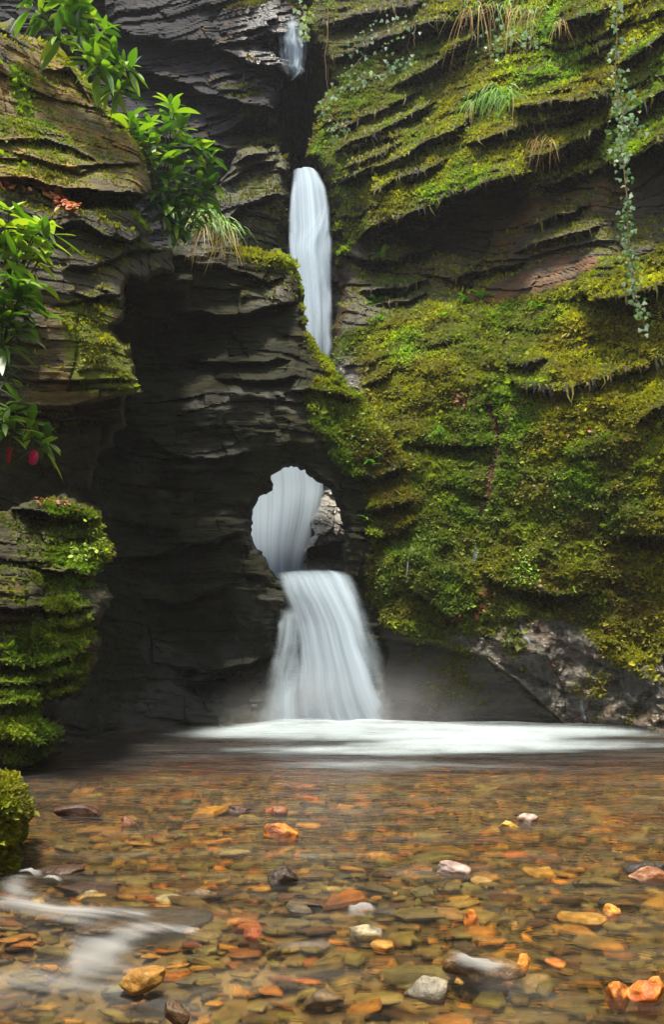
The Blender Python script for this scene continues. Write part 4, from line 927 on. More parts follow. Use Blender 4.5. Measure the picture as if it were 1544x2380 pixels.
# ------------------------------------------------------------------ quick water over the slabs
def riffle(name, line, wid, label, den=.6, seed=0, z=.02, lift=.03, n=60, m=14, cat='rapids', fall_=0.0, mat='riffle'):
    """a ribbon of white water along a path given in the picture (on the water surface)"""
    p = np.array(line, float); Yg = ground_Y(p[:, 1], p[:, 2] if p.shape[1] > 2 else 0.0); X = (p[:, 0] - CX) / F * Yg
    t = np.linspace(0, 1, len(p)); tt = np.linspace(0, 1, n)
    X = np.interp(tt, t, X); Y = np.interp(tt, t, Yg); Z = np.interp(tt, t, p[:, 2] if p.shape[1] > 2 else 0 * Yg)
    k = np.ones(7) / 7; f = lambda a: np.convolve(np.pad(a, 3, 'edge'), k, 'valid'); X, Y, Z = f(X), f(Y), f(Z)
    wl = np.interp(tt, np.linspace(0, 1, len(wid)), wid)
    tx, ty = np.gradient(X), np.gradient(Y); L = np.hypot(tx, ty) + 1e-9; nx_, ny_ = -ty / L, tx / L
    wl = wl * 1.9; s = np.linspace(-1, 1, m); S, T = np.meshgrid(s, tt)
    gx_ = X[:, None] + nx_[:, None] * S * wl[:, None]; gy_ = Y[:, None] + ny_[:, None] * S * wl[:, None]
    gz = Z[:, None] + z + lift * (1 - S ** 2) + .015 * fbm(np.stack([S * 2, T * 6, 0 * S], -1), 3, seed)
    d = den * .62 * (1 - S ** 2) ** 1.6 * sstep(0, .3, T) * (1 - sstep(.6, 1, T)) + .12 * fbm(np.stack([S * 2.5, T * 3, 0 * S], -1), 3, seed + 1) * (1 - S ** 2) * sstep(0, .2, T) * (1 - sstep(.8, 1, T))
    o = mesh_obj(name, np.stack([gx_, gy_, gz], -1), grid_faces(n, m), M[mat], None, dict(den=np.clip(d, 0, 1.2).ravel()), uv=np.stack([S * .5 + seed * 3.1, T], -1).reshape(-1, 2))
    return tag(o, label, cat)
riffle('rapids', [(55,2048,0),(85,2040,0)], [.05,.06], 'small white lip of water beside the mossy boulder', 1.3, 5)
riffle('rapids', [(110,2062,0),(135,2056,0)], [.05,.05], 'short white splash over the dark red stone', 1.1, 6)
riffle('rapids', [(1040,2232,.02),(1090,2258,.02),(1150,2272,.02),(1222,2284,.02)], [.02,.035,.035,.02], 'white skirt of water along the long brown slab', 1.3, 7)
riffle('rapids', [(800,2140,.0),(840,2130,.02),(885,2142,.0)], [.04,.07,.04], 'white splash behind the flat grey midstream stone', 1.3, 8)
riffle('rapids', [(840,2052,0),(930,2048,0),(1040,2056,0),(1160,2066,0)], [.05,.12,.14,.06], 'thin whitish riffle crossing midstream below the pinkish stone', .3, 9)
riffle('rapids', [(690,2004,0),(720,2010,0),(760,2016,0)], [.04,.06,.04], 'short pale wake behind the blackish rounded stone', .5, 10)
riffle('rapids', [(1330,1988,0),(1400,1992,0),(1465,2004,0)], [.05,.1,.05], 'pale ripple above the thin black slab', .28, 11)
riffle('rapids', [(420,2340,-.02),(520,2320,-.02),(620,2310,-.02),(740,2330,-.02),(900,2350,0)], [.06,.12,.12,.14,.1], 'pale fast water along the bottom edge, in the middle', .36, 12)
riffle('rapids', [(1050,2360,0),(1180,2320,0),(1300,2350,0),(1420,2370,0)], [.08,.13,.12,.08], 'grey riffle at the bottom below the long brown slab', .34, 13)
riffle('rapids', [(640,2240,0),(720,2226,0),(800,2228,0)], [.04,.07,.04], 'whitish ripple below the broad brown oval stone', .4, 14)
riffle('rapids', [(1260,1950,0),(1320,1944,0),(1390,1950,0)], [.05,.1,.05], 'soft ripple below the small pinkish white stone', .34, 15)

def sheet_rapids():
    gxp = np.arange(-70, 540, 5.0); gyp = np.arange(2030, 2400, 3.0); A, B = np.meshgrid(gxp, gyp)
    Y = ground_Y(B); X = (A - CX) / F * Y; z = -step_z(X, Y)
    Y = ground_Y(B, z); X = (A - CX) / F * Y
    z = -step_z(X, Y) + .03 + .03 * fbm(np.stack([X * 2.2, Y * 2.2, 0 * X], -1), 3, 301)
    def band(line, w, a):
        p = np.array(line, float); q = np.concatenate([p, p[::-1] + [0, 1]]); d = sdist(A, B, q)[0]; return a * np.exp(-(d / w) ** 2)
    d = band([(40,2055),(30,2090),(70,2125),(130,2148),(230,2160),(320,2164)], 34, .46)
    d += band([(-60,2140),(20,2130),(90,2150),(180,2172)], 46, .34)
    d += band([(-60,2190),(30,2170),(120,2195),(230,2200)], 50, .2)
    d += band([(180,2268),(250,2262),(310,2236),(370,2216),(440,2198)], 22, .6)
    d += band([(-70,2300),(80,2288),(200,2292),(330,2305)], 34, .26) + band([(-70,2350),(120,2330),(320,2345),(480,2370)], 55, .22)
    c, s_ = math.cos(-.45), math.sin(-.45); u = A * c - (B - 2150) * 2.2 * s_; v = A * s_ + (B - 2150) * 2.2 * c
    d += .32 * fbm(np.stack([u / 260, v / 26, 0 * u], -1), 4, 303) * np.clip(d * 2, 0, 1)
    d *= sstep(-70, -40, A) * (1 - sstep(470, 535, A)) * sstep(2032, 2050, B)
    o = mesh_obj('rapids', np.stack([X, Y, z], -1), grid_faces(*A.shape), M['riffle'], None, dict(den=np.clip(d, 0, 1.1).ravel()), uv=np.stack([v / 240, u / 600], -1).reshape(-1, 2))
    return tag(o, 'silky white rapids sliding over dark slabs beside the mossy boulder', 'rapids')
sheet_rapids()
# ------------------------------------------------------------------ plants
def leaf_piece(mb, base, d, up, L, wdt, col, droop=.25, fold=.25, r=None, pts=5, shape=None, curl=0.0):
    d = d / (np.linalg.norm(d) + 1e-9); s = np.cross(d, up); s /= np.linalg.norm(s) + 1e-9; u = np.cross(s, d)
    t = np.linspace(0, 1, pts + 1); prof = shape(t) if shape else np.sin(np.pi * np.clip(t * .96 + .04, 0, 1) ** .9) ** .85
    c = base + d * (t * L)[:, None] + np.array([0, 0, -1.0]) * (droop * L * t ** 2)[:, None] + s * (curl * L * t ** 2)[:, None]
    wv = (prof * wdt)[:, None]
    V = np.stack([c - s * wv + u * wv * fold, c, c + s * wv + u * wv * fold], 1).reshape(-1, 3)
    i = np.arange(pts)[:, None] * 3
    Q = np.concatenate([i + [0, 1, 4, 3], i + [1, 2, 5, 4]])
    mb.add(V, Q, col=np.clip(np.tile(col, (len(V), 1)) * (1 + .12 * np.repeat((t - .4)[:, None], 3, 0).reshape(-1, 1)), 0.002, .9))
GREENS = np.array([(0.025,0.075,0.008),(0.055,0.145,0.012),(0.11,0.235,0.017),(0.20,0.34,0.02),(0.33,0.44,0.035)])
def shrub(name, base, tips, L, label, seed=0, whorl=7, n_along=3, bright=.5, rad=.012, cat='shrub', greens=GREENS, origin=None, aspect=.155, dead=0.0, spread=1.0):
    """tips: ends of stems as picture (x, y, distance); leaves sit in whorls"""
    r = np.random.default_rng(seed + 3000); sb, fb = MB(), MB(); B = W(*base)
    for (x, y, Y) in tips:
        T = W(x, y, Y); n = 9; t = np.linspace(0, 1, n)[:, None]
        bow = r.normal(0, .12, 3) * np.linalg.norm(T - B) * .35
        pts = B * (1 - t) + T * t + bow * np.sin(np.pi * t) ; pts[:, 2] += .10 * np.linalg.norm(T - B) * np.sin(np.pi * t[:, 0])
        V, Q = tube(pts, np.linspace(rad, rad * .4, n), 5); sb.add(V, Q, col=(.06, .075, .02))
        for k in range(n_along + 1):
            f = 1 - k * .22; j = f * (n - 1); a = int(min(j, n - 2)); pt = pts[a] + (pts[a + 1] - pts[a]) * (j - a); ax = pts[a + 1] - pts[a]; ax /= np.linalg.norm(ax)
            a0 = r.uniform(0, 6.28); m = whorl if k == 0 else max(3, whorl - 3)
            e1 = np.cross(ax, [0.3, .2, .93]); e1 /= np.linalg.norm(e1); e2 = np.cross(ax, e1)
            for q in range(m):
                if r.random() < .08: continue
                th = a0 + q / m * 6.283 + r.normal(0, .2); el = r.uniform(.05, .7) if k == 0 else r.uniform(-.1, .4)
                d = (e1 * math.cos(th) + e2 * math.sin(th)) * math.cos(el) * spread + ax * math.sin(el); d[2] += r.normal(.02, .12)
                g = np.clip(r.normal(bright - .14, .27), 0, .999) * (len(greens) - 1); gi = int(g); col = greens[gi] * (1 - g + gi) + greens[min(gi + 1, len(greens) - 1)] * (g - gi)
                if r.random() < dead: col = np.array([.25, .13, .03])
                l = .84 * L * r.uniform(.65, 1.3)
                leaf_piece(fb, pt + d * .015, d, np.array([r.normal(0, .25), r.normal(0, .25) - .1, 1.0]), l, l * aspect * r.uniform(.8, 1.2), col, droop=r.uniform(.05, .42), fold=r.uniform(.1, .4), curl=r.normal(0, .08))
    root = empty(name, tuple(B))
    for nm, b, m in (('stem', sb, M['wood']), ('foliage', fb, M['leaf'])): b.build(nm, m, root, origin=B)
    return tag(root, label, cat)
rr = np.random.default_rng(5)
def cluster(cx, cy, rx, ry, Y, n, seed):
    r = np.random.default_rng(seed); a = r.uniform(0, 6.28, n); q = np.sqrt(r.uniform(0.05, 1, n))
    return [(cx + rx * math.cos(t) * s, cy + ry * math.sin(t) * s, Y + r.normal(0, .25)) for t, s in zip(a, q)]
shrub('rhododendron', (165,140,11.0), [(70,20,10.7),(110,50,10.8),(60,-20,10.6),(150,10,10.8),(190,20,10.9),(130,85,10.7),(215,40,11),(180,70,10.8),(160,-30,10.8)], .34, 'leafy green shrub on the top left ridge, reaching the upper frame edge', 1, 6, 2, .62)
shrub('rhododendron', (205,190,11.0), [(240,70,10.9),(225,105,10.8),(200,125,10.7),(262,130,11),(285,150,11),(300,165,11.1),(250,165,10.8),(230,150,10.7),(265,200,10.9),(275,215,10.9),(215,80,10.9)], .33, 'leafy green shrub overhanging the ridge just below the topmost shrub', 2, 6, 2, .66)
shrub('rhododendron', (398,560,12.2), [(395,245,12.2),(405,262,12.0)], .36, 'tall single sapling topped by a star of leaves above the middle shrub', 3, 6, 2, .7, rad=.018)
shrub('rhododendron', (385,540,12.0), [(300,280,11.8),(320,310,11.7),(345,330,11.6),(372,310,11.9),(300,300,11.7),(420,300,12.1),(350,290,11.9),(330,340,11.6)], .35, 'bushy green shrub on the left part of the ledge over the dark wall', 4, 6, 1, .62)
shrub('rhododendron', (410,560,12.2), [(470,350,12.2),(490,365,12.3),(445,340,12.1),(400,370,11.9),(430,385,12),(480,395,12.3),(370,380,11.8),(455,420,12.1),(390,420,11.9),(425,440,12),(495,430,12.3),(370,450,11.8),(400,480,11.9),(440,480,12.1)], .33, 'dense dark green shrub right of the sapling on the ledge over the dark wall', 5, 6, 2, .5)
shrub('rhododendron', (430,565,12.3), [(470,455,12.2),(480,490,12.2),(450,510,12.1),(410,520,11.9),(430,530,12),(395,540,11.9),(380,500,11.8)], .22, 'low leafy growth at the foot of the shrubs behind the tawny grass', 6, 6, 2, .5)
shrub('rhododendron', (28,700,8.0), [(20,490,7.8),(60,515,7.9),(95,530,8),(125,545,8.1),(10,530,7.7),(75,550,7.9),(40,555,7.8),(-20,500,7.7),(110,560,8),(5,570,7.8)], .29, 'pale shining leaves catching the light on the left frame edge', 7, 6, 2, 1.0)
shrub('rhododendron', (-10,860,7.7), [(40,610,7.7),(30,650,7.6),(60,660,7.7),(85,660,7.8),(10,690,7.6),(50,705,7.7),(75,725,7.8),(20,740,7.6),(40,770,7.7),(-15,640,7.5),(10,800,7.6),(60,690,7.7)], .27, 'drooping green shrub hanging down the left frame edge', 8, 5, 2, .62)
shrub('rhododendron', (-20,930,7.8), [(10,850,7.7),(20,880,7.7),(-10,840,7.6)], .16, 'small dark leaved sprig below the drooping shrub', 9, 5, 1, .4)
shrub('rhododendron', (10,1090,8.0), [(95,1020,8.2),(110,1030,8.2),(45,935,8),(70,985,8.1),(20,960,7.9),(30,1000,7.9),(5,985,7.8)], .26, 'low sprig with serrated leaves above the crimson petals on the left', 10, 7, 1, .66)
def petal(name, x0, x1, y0, y1, Y, col, label, seed):
    r = np.random.default_rng(seed); nu, nv = 9, 14; u = np.linspace(-1, 1, nu); v = np.linspace(0, 1, nv); U, V = np.meshgrid(u, v)
    wd = np.interp(v, [0, .12, .5, .85, 1], [.15, .7, 1, .8, .35])[:, None]
    px = (x0 + x1) / 2 + U * wd * (x1 - x0) / 2 + 2 * np.sin(V * 3 + seed); py = y0 + V * (y1 - y0)
    P = W(px, py, Y - .05 * (1 - U ** 2) + .02 * np.sin(U * 5 + V * 4))
    Q = grid_faces(nv, nu); n = nu * nv; P = P.reshape(-1, 3)
    o = mesh_obj(name, np.concatenate([P, P + [0, .012, 0]]), np.concatenate([Q, Q[:, ::-1] + n]), M['petal'], None, dict(col=np.tile(col, (2 * n, 1)) * (1 + .2 * np.repeat(V.ravel()[None], 2, 0).reshape(-1, 1) * -1)))
    return tag(o, label, 'petal')
petal('crimson_petal', 64, 88, 1046, 1080, 8.0, (.62, .02, .11), 'bright magenta crimson petal hanging below the low sprig', 1)
petal('crimson_petal', 14, 26, 1038, 1076, 7.9, (.45, .01, .03), 'narrow dark red petal left of the magenta one', 2)

def grass(name, spots, n, L, label, seed=0, deadf=.3, arch=1.0, col=None, w=.006, out=(0, -1, 0)):
    r = np.random.default_rng(seed + 4000); g, d = MB(), MB(); S = np.array([W(*s) for s in spots]); O = S.mean(0)
    for k in range(n):
        a, b = S[r.integers(len(S))], S[r.integers(len(S))]; t = r.random(); p = a * (1 - t) + b * t + r.normal(0, .03, 3)
        dead = r.random() < deadf; th = r.normal(0, .9); l = .84 * L * r.uniform(.5, 1.15)
        dx, dy = math.sin(th), -math.cos(th); m = 6; q = np.linspace(0, 1, m)[:, None]
        up = r.uniform(.15, .75) if not dead else r.uniform(-.1, .4)
        pts = p + q * l * np.array([dx * .75, dy * .55, up]) + q ** 2 * l * np.array([0, 0, -1.05 * arch * (1.2 if dead else .85)])
        ww = w * (1 - q ** 2 * .85); s = np.array([math.cos(th * .5), .2, r.normal(0, .3)]); s /= np.linalg.norm(s)
        V = np.concatenate([pts - s * ww, pts + s * ww]); i = np.arange(m - 1)[:, None]; Q = np.concatenate([i, i + 1, i + m + 1, i + m], 1)
        c = np.array([(.42, .27, .08), (.30, .16, .05), (.50, .38, .16)][r.integers(3)]) if dead else np.array([(.10, .26, .03), (.18, .34, .04), (.06, .17, .03), (.24, .38, .06)][r.integers(4)])
        (d if dead else g).add(V, Q, col=c * r.uniform(.7, 1.2))
    root = empty(name, tuple(O)); g.build('green_blades', M['grass'], root, origin=O)
    if d.n: d.build('dead_blades', M['grass'], root, origin=O)
    return tag(root, label, 'grass tuft')
def on(info, px, py, off=.05):
    j = ((info['px'] - px) ** 2 + (info['py'] - py) ** 2).argmin(); return float(info['P'][j, 1]) - off
grass('grass_tuft', [(455,505,13.0),(490,500,13.1),(520,520,13.2),(545,540,13.3),(470,530,13.0)], 230, .62, 'tawny and green grass tuft drooping over the ledge above the dark wall', 1, .28, 1.0, w=.009)
grass('grass_tuft', [(x, y, on(right, x, y, .12)) for x, y in ((1100,240),(1125,222),(1150,210),(1175,218),(1198,232))], 190, .75, 'fresh green arching grass tuft high on the mossy cliff', 2, .12, 1.25, w=.011)
grass('grass_tuft', [(x, y, on(right, x, y, .1)) for x, y in ((1240,330),(1262,322),(1280,330))], 40, .5, 'withered orange grass wisp on a ledge right of the green tuft', 3, .95, 1.2, w=.008)
grass('grass_tuft', [(x, y, on(right, x, y, .1)) for x, y in ((1085,20),(1120,10),(1180,15),(1230,30),(1270,20))], 110, .8, 'straggly dry grass hanging along the top frame edge', 4, .45, 1.4, w=.008)
grass('grass_tuft', [(x, y, on(right, x, y, .08)) for x, y in ((1015,1010),(1022,1005))], 16, .38, 'small bright grass sprig on the lower moss pillow', 5, 0, .7, w=.012)
grass('grass_tuft', [(x, y, on(right, x, y, .08)) for x, y in ((1290,60),(1310,50))], 26, .45, 'short dry tuft under the mossy bulge at the top right', 6, .5, 1.2, w=.008)

# strap ferns
def strap(name, px, py, L, label, seed, n=7, info=right, off=.06):
    r = np.random.default_rng(seed + 5000); mb = MB(); B = W(px, py, on(info, px, py, off))
    for k in range(n):
        th = r.uniform(-1.4, 1.4); d = np.array([math.sin(th), -.6 - .3 * r.random(), r.uniform(.1, .8)])
        leaf_piece(mb, B + r.normal(0, .02, 3), d, np.array([0, -.2, 1.0]), L * r.uniform(.6, 1.1), L * .11, np.array([(.13, .33, .025), (.08, .24, .02), (.2, .4, .03)][r.integers(3)]), droop=r.uniform(.3, .7), fold=.2)
    o = mb.build(name, M['leaf'], None, origin=B); o.location = tuple(B); return tag(o, label, 'fern')
strap('fern', 872, 702, .34, 'strap leaved fern nearest the upper fall, at the mouth of the dark overhang', 1)
strap('fern', 930, 692, .3, 'strap leaved fern just right of the one nearest the upper fall', 2, 5)
strap('fern', 882, 744, .26, 'small fern on the rim of the moss slope below the dark overhang', 3, 6)
strap('fern', 1085, 700, .34, 'broad strap fern on the rim of the moss slope beside bare brown earth', 4, 8)
strap('fern', 1118, 695, .4, 'largest strap fern on the rim, left of the bare brown earth', 5, 9)
strap('fern', 1172, 716, .26, 'little upright fern under the bare brown earth', 6, 5)
strap('fern', 1245, 712, .26, 'little fern at the right end of the bare brown earth', 7, 6)
strap('fern', 888, 604, .4, 'bright fern sprawling on the mossy shelf inside the dark overhang', 8, 9)
strap('fern', 1030, 735, .24, 'small fern in the moss below the rim, left of the largest one', 9, 5)
strap('fern', 866, 1078, .22, 'tiny fern on the mossy slope right of the round hole', 10, 6, wall)
strap('fern', 850, 1205, .2, 'tiny fern on the mossy step right of the hole', 11, 5, wall)

# ivy
IVY = np.array([(0, -.05), (.3, .02), (.5, .25), (.28, .42), (.22, .7), (0, 1.0), (-.22, .7), (-.28, .42), (-.5, .25), (-.3, .02)])
def ivy(name, line, n, size, label, seed=0, info=right, off=.18, jit=14, cols=((.16, .30, .12), (.28, .42, .24), (.08, .2, .05), (.42, .52, .40)), stem=True, hang=1.0):
    r = np.random.default_rng(seed + 6000); st, lv = MB(), MB(); p = np.array(line, float)
    t = np.linspace(0, 1, len(p)); tt = np.linspace(0, 1, 60); X = np.interp(tt, t, p[:, 0]); Yy = np.interp(tt, t, p[:, 1])
    if p.shape[1] > 2: dep = np.interp(tt, t, p[:, 2])
    else:
        dep = np.array([on(info, a, b, off) for a, b in zip(X, Yy)])
        dep = np.convolve(np.pad(dep, 4, 'edge'), np.ones(9) / 9, 'valid') - .1
    X = X + 3 * vnoise(np.stack([tt * 9, 0 * tt, 0 * tt + seed], -1), 2); S = W(X, Yy, dep)
    O = S[0].copy()
    if stem: V, Q = tube(S, .008, 5); st.add(V, Q, col=(.13, .085, .04))
    for k in range(n):
        i = r.integers(0, 60); b = S[i] + np.array([r.normal(0, jit), r.normal(0, 4), r.normal(0, jit)]) / F * S[i, 1]
        s = size * r.uniform(.55, 1.2); rot = np.pi * r.normal(1, .35); tiltv = r.normal(.5, .4)
        c, q = math.cos(rot), math.sin(rot); P2 = IVY @ np.array([[c, q], [-q, c]]) * s
        V = np.stack([P2[:, 0], -np.abs(P2[:, 1]) * .0 - .5 * P2[:, 1] * math.sin(tiltv), P2[:, 1] * math.cos(tiltv)], 1); V[:, 1] += .2 * P2[:, 0] * r.normal(0, 1)
        V = np.concatenate([b + V, (b + V.mean(0) + [0, -.04 * s, 0])[None]]); m = len(IVY); kk = np.arange(m)
        lv.add(V, np.stack([kk, (kk + 1) % m, np.full(m, m)], 1), col=np.array(cols[r.integers(len(cols))]) * r.uniform(.7, 1.2))
    root = empty(name, tuple(O))
    if stem: st.build('stem', M['wood'], root, origin=O)
    lv.build('leaves', M['leaf'], root, origin=O)
    return tag(root, label, 'ivy')
ivy('ivy', [(1432,-20,12.6),(1436,90,12.55),(1430,190,12.5),(1448,250,12.5),(1440,320,12.45),(1452,400,12.45),(1462,480,12.4),(1462,560,12.4),(1470,620,12.4),(1478,690,12.4),(1500,760,12.4)], 360, .066, 'long pale leaved ivy strand hanging down the right side of the cliff', 1, jit=11)
ivy('ivy', [(1425,230,12.6),(1470,225,12.6),(1445,280,12.6),(1480,300,12.6)], 60, .066, 'ivy side shoot midway along the long hanging strand', 2, jit=18)
ivy('ivy', [(748,260),(770,220),(830,190),(880,175),(930,150),(960,140)], 120, .07, 'ivy trailing along the slate edge right of the dark slot', 3, jit=9)
ivy('ivy', [(800,180),(850,120),(880,80),(930,60),(980,50)], 90, .07, 'ivy patch on the grey slate under the top frame edge', 4, jit=22)
ivy('ivy', [(1150,110),(1180,80),(1230,120),(1235,40)], 70, .08, 'ivy scrambling among the dry grass near the top', 5, jit=22)
ivy('ivy', [(700,10,18.6),(712,50,18.5),(705,95,18.4)], 50, .1, 'small bright ivy dangling over the notch at the top centre', 6, jit=8, cols=((.3, .42, .1), (.4, .5, .3), (.2, .3, .06)))
ivy('ivy', [(770,265),(785,290),(812,300),(800,330)], 26, .08, 'few scattered ivy leaves on the moss beside the dark slot', 7, jit=16)

# hanging roots and twigs
def roots(spots, label, group, cat='root', name='hanging_root', col=(.16, .10, .05), info=right):
    for i, (x, y0, y1) in enumerate(spots):
        r = np.random.default_rng(i + 70 + int(x)); d = on(info, x, y0, .3); t = np.linspace(0, 1, 12); pts = W(x + r.normal(0, 3, 12).cumsum() * .6, y0 + (y1 - y0) * t, d - .05 * t)
        O = pts[0].copy(); V, Q = tube(pts - O, np.linspace(.010, .004, 12), 4)
        o = mesh_obj(name, V, Q, M['wood'], None, dict(col=np.tile(np.array(col) * r.uniform(.6, 1.5), (len(V), 1)))); o.location = tuple(O); tag(o, label, cat, group)
roots([(1073,-10,80),(1095,-10,60),(1080,10,70),(1190,-10,80),(1215,-10,95),(1230,10,110),(1252,-10,60),(920,-10,75),(760,20,240),(772,-10,190),(953,70,130),(965,60,110),(1140,100,170)], 'thin brown root dangling from the upper ledges of the cliff', 'thin roots dangling from the upper ledges')

# ------------------------------------------------------------------ fallen leaves, seedlings
def litter(name, spots, n, label, seed=0, size=.06, cols=((.30, .09, .03), (.20, .07, .04), (.36, .16, .06), (.14, .06, .05)), cat='fallen leaves', mat='litter', jit=10, up=.4, off=.03):
    """spots: picture points with the surface they lie on"""
    r = np.random.default_rng(seed + 7000); mb = MB(); info, pl = spots; pl = np.array(pl, float)
    for k in range(n):
        t = r.uniform(0, len(pl) - 1); i = int(t); x, y = pl[i] * (1 - t + i) + pl[min(i + 1, len(pl) - 1)] * (t - i) + r.normal(0, jit, 2)
        j = ((info['px'] - x) ** 2 + (info['py'] - y) ** 2).argmin(); P, nrm = info['P'][j], info['N'][j]
        d = np.cross(nrm, r.normal(0, 1, 3)) + nrm * up * r.random(); l = size * r.uniform(.5, 1.3)
        leaf_piece(mb, P + nrm * off, d, nrm, l, l * r.uniform(.2, .4), np.array(cols[r.integers(len(cols))]) * r.uniform(.6, 1.3), droop=.1, fold=r.uniform(-.3, .5), pts=3)
    o = mb.build(name, M[mat]); return tag(o, label, cat, kind='stuff')
litter('fallen_leaves', (left, [(-10,426),(50,430),(110,446),(150,476),(175,488)]), 320, 'rusty fallen leaves along the left ledge above the shining shrub', 1, .075, ((.5, .12, .04), (.36, .09, .05), (.55, .25, .08)), jit=6, off=.06)
litter('fallen_leaves', (right, TRICK + [(1128,1180)]), 240, 'reddish leaf litter caught in the channel down the moss', 2, .055, ((.24, .12, .10), (.34, .2, .16), (.18, .08, .06), (.45, .14, .03)), jit=5)
litter('fallen_leaves', (right, [(1055,935),(1075,925),(1090,945)]), 36, 'small drift of red leaves on the moss pillow', 3, .06, jit=8)
litter('fallen_leaves', (right, [(1045,1435),(1080,1445),(1110,1425),(1130,1400),(1125,1375)]), 60, 'wet leaves gathered above the shiny rock', 4, .07, jit=10)
litter('fallen_leaves', (right, [(1150,1250),(1300,1050),(1400,1000),(1200,900),(1350,1350),(1480,1420),(1250,1550),(1500,950)]), 90, 'scattered dead leaves on the broad moss slope', 5, .06, jit=70)
litter('fallen_leaves', (near, [(75,1170),(110,1168),(140,1172),(195,1185)]), 30, 'dead leaves and chips on top of the mossy bank ledges', 6, .06, jit=5)
SEED_C = ((.22, .40, .03), (.30, .45, .04), (.14, .32, .03))
litter('seedlings', (right, [(1225,1290),(1240,1345),(1205,1330),(1215,1275)]), 140, 'bright clover like leaves dotted over the lower dark moss', 7, .05, SEED_C, 'seedlings', 'grass', 16, 1.2)
litter('seedlings', (right, [(1325,1390),(1380,1385),(1400,1400)]), 90, 'bright green seedlings in a row above the wet rock', 8, .045, SEED_C, 'seedlings', 'grass', 9, 1.2)
litter('seedlings', (right, [(1045,1020),(1060,1060),(1100,1230),(1300,1180),(1360,1160),(1290,1220),(1180,1310),(1040,1350)]), 150, 'pale green seedlings sprinkled across the broad moss slope', 9, .04, SEED_C, 'seedlings', 'grass', 40, 1.2)
litter('seedlings', (wall, [(790,950),(840,1000),(880,1060),(820,1060),(770,960)]), 90, 'small glossy leaves on the moss slope of the pierced wall', 10, .05, ((.10, .24, .03), (.16, .32, .05)), 'seedlings', 'grass', 18, 1.2)
litter('seedlings', (near, [(150,1210),(220,1225),(240,1280),(180,1270),(200,1310)]), 150, 'tiny lobed leaves crowding the top cushion of the bank moss', 11, .05, ((.30, .42, .03), (.22, .34, .02)), 'seedlings', 'grass', 12, 1.2)

# thin trickles down the moss
def trickle(line, wpx, label, seed, info=right):
    p = [(y, x - w / 2, x + w / 2, on(info, x, y, .07)) for (x, y), w in zip(line, wpx)]
    return fall('trickle', p, label, 'trickle', layers=1, nu=8, nv=30, bulge=.03, den=.36, edge=.5, seed=seed, wob=0, botfade=.5, topfade=.6)
trickle([(1108,1268),(1106,1290),(1100,1312)], [24,36,22], 'short bright trickle over a bare patch in the lower moss', 41)
trickle([(958,1280),(948,1310),(946,1340),(952,1360)], [8,8,7,8], 'thin white trickle right of the lower fall', 42)
trickle([(1352,1625),(1354,1650),(1358,1680)], [14,24,30], 'bright little trickle dropping off the wet rock into the foam', 43)
trickle([(1210,1450),(1222,1480),(1235,1500)], [14,22,12], 'thin white sheet painting the sheen on the shiny rock', 44)  # white sheet paints the glint of the wet rock here
# ------------------------------------------------------------------ unseen gorge sides round the viewer, added to cut low sky light
def added_gorge_side(pts, hgt, label, seed):
    p = np.array(pts, float); t = np.linspace(0, 1, 70); q = np.linspace(0, 1, 46); k = np.linspace(0, 1, len(p))
    X = np.interp(t, k, p[:, 0]); Y = np.interp(t, k, p[:, 1]); Z = q * (hgt + 1.5) - 1.5
    P = np.stack([X[None] + 0 * Z[:, None], Y[None] + 0 * Z[:, None], Z[:, None] + 0 * X[None]], -1)
    tx, ty = np.gradient(X), np.gradient(Y); L = np.hypot(tx, ty); nrm = np.stack([-ty / L, tx / L, 0 * L], -1)
    d = 0.7 * fbm(P * .4, 4, seed) + slate(P, .05, seed, .5, .2, .06, 2) - .10 * Z[:, None]
    P = P + nrm[None] * d[..., None]; n = P.shape[0] * P.shape[1]
    o = mesh_obj('added_gorge_side', P, grid_faces(46, 70), M['rock_left'], None, dict(moss=np.clip(.4 + .9 * fbm(P.reshape(-1, 3) * .9, 4, seed + 2), 0, 1), warm=np.full(n, .2), wet=np.full(n, .2)))
    tag(o, label, 'cliff', kind='structure')
added_gorge_side([(-6.6, 11.5), (-6.0, 8), (-6.0, 5), (-6.2, 2), (-6.0, -3), (-4.5, -7)], 8, 'unseen left side of the gorge, added to shade off low sky light', 201)
added_gorge_side([(5.5, -7), (7.2, -2), (7.4, 4), (7.4, 9), (6.6, 12.6)], 12, 'unseen right side of the gorge, added to shade off low sky light', 203)
added_gorge_side([(-4.8, -7), (0, -9), (5.8, -7)], 7, 'unseen bank behind the viewer, added to block frontal sky light', 205)
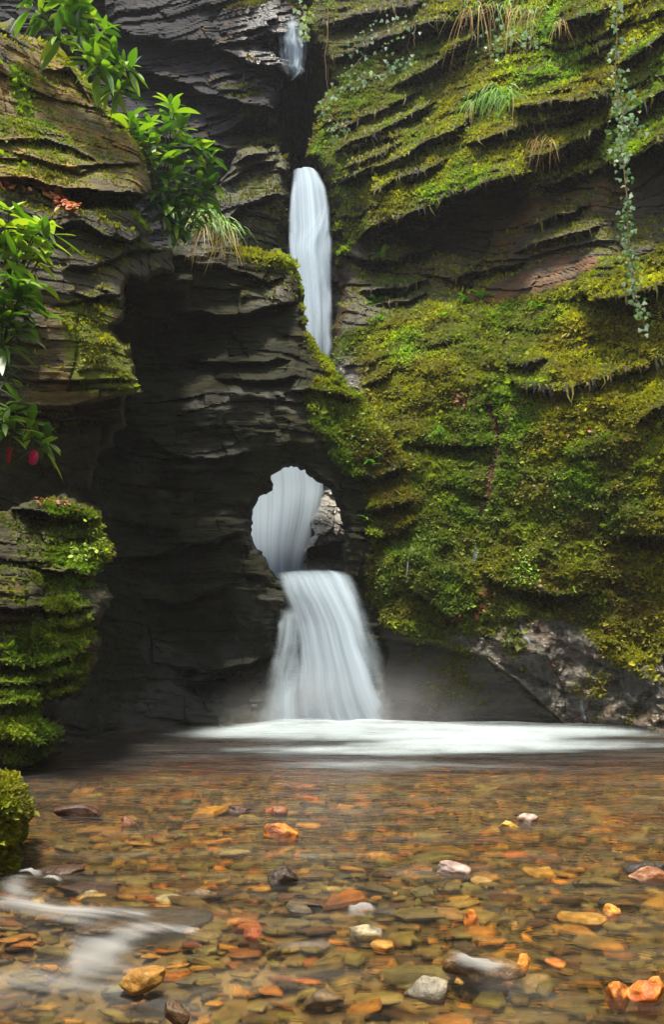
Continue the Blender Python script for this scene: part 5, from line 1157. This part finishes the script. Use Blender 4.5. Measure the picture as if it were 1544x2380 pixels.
# ------------------------------------------------------------------ light, air and camera
sc = bpy.context.scene
hb = mesh_obj('haze', [(x, y, z) for x in (-16, 16) for y in (-14, 25) for z in (-3, 19)], [np.array([[0,1,3,2],[4,6,7,5],[0,4,5,1],[2,3,7,6],[0,2,6,4],[1,5,7,3]])], None, smooth=False)
hm, hn = new_mat('haze'); pv = N_(hn, 'ShaderNodeVolumePrincipled'); pv.inputs['Color'].default_value = (.9, .93, 1, 1); pv.inputs['Density'].default_value = 0.0008
ho = N_(hn, 'ShaderNodeOutputMaterial'); hn.links.new(pv.outputs[0], ho.inputs['Volume']); hb.data.materials.append(hm)
tag(hb, 'faint spray and mist hanging in the gorge', 'mist', kind='stuff')
w = bpy.data.worlds.new('World'); sc.world = w; w.use_nodes = True; nt = w.node_tree
sky = nt.nodes.new('ShaderNodeTexSky'); sky.sky_type = 'NISHITA'; sky.sun_disc = False
SUN_EL, SUN_AZ = R(78), R(205)
sky.sun_elevation = SUN_EL; sky.sun_rotation = SUN_AZ
bg = nt.nodes['Background']; hs = nt.nodes.new('ShaderNodeHueSaturation'); hs.inputs['Saturation'].default_value = 0.25; nt.links.new(sky.outputs[0], hs.inputs['Color']); nt.links.new(hs.outputs[0], bg.inputs[0]); bg.inputs[1].default_value = 0.15
from mathutils import Vector
sd = bpy.data.lights.new('sun', 'SUN'); sd.energy = 3.8; sd.angle = R(10); sd.color = (1.0, 0.90, 0.73)
so = bpy.data.objects.new('sun', sd); C.objects.link(so)
dirv = Vector((math.sin(SUN_AZ) * math.cos(SUN_EL), math.cos(SUN_AZ) * math.cos(SUN_EL), math.sin(SUN_EL)))
so.rotation_euler = dirv.to_track_quat('Z', 'Y').to_euler()
cam = bpy.data.cameras.new('camera'); co = bpy.data.objects.new('camera', cam); C.objects.link(co); sc.camera = co
co.location = (0, 0, H); co.rotation_euler = (R(90), 0, 0)
cam.sensor_fit = 'VERTICAL'; cam.sensor_height = 36; cam.lens = F / 2380 * 36
cam.shift_y = (YH - 1190) / 2380; cam.clip_end = 500; cam.clip_start = 0.05
sc.view_settings.view_transform = 'Standard'; sc.view_settings.look = 'None'; sc.view_settings.gamma = 1; sc.view_settings.exposure = 1.3
sc.cycles.max_bounces = 8; sc.cycles.transparent_max_bounces = 24; sc.cycles.diffuse_bounces = 3
sc.cycles.caustics_reflective = False; sc.cycles.caustics_refractive = True
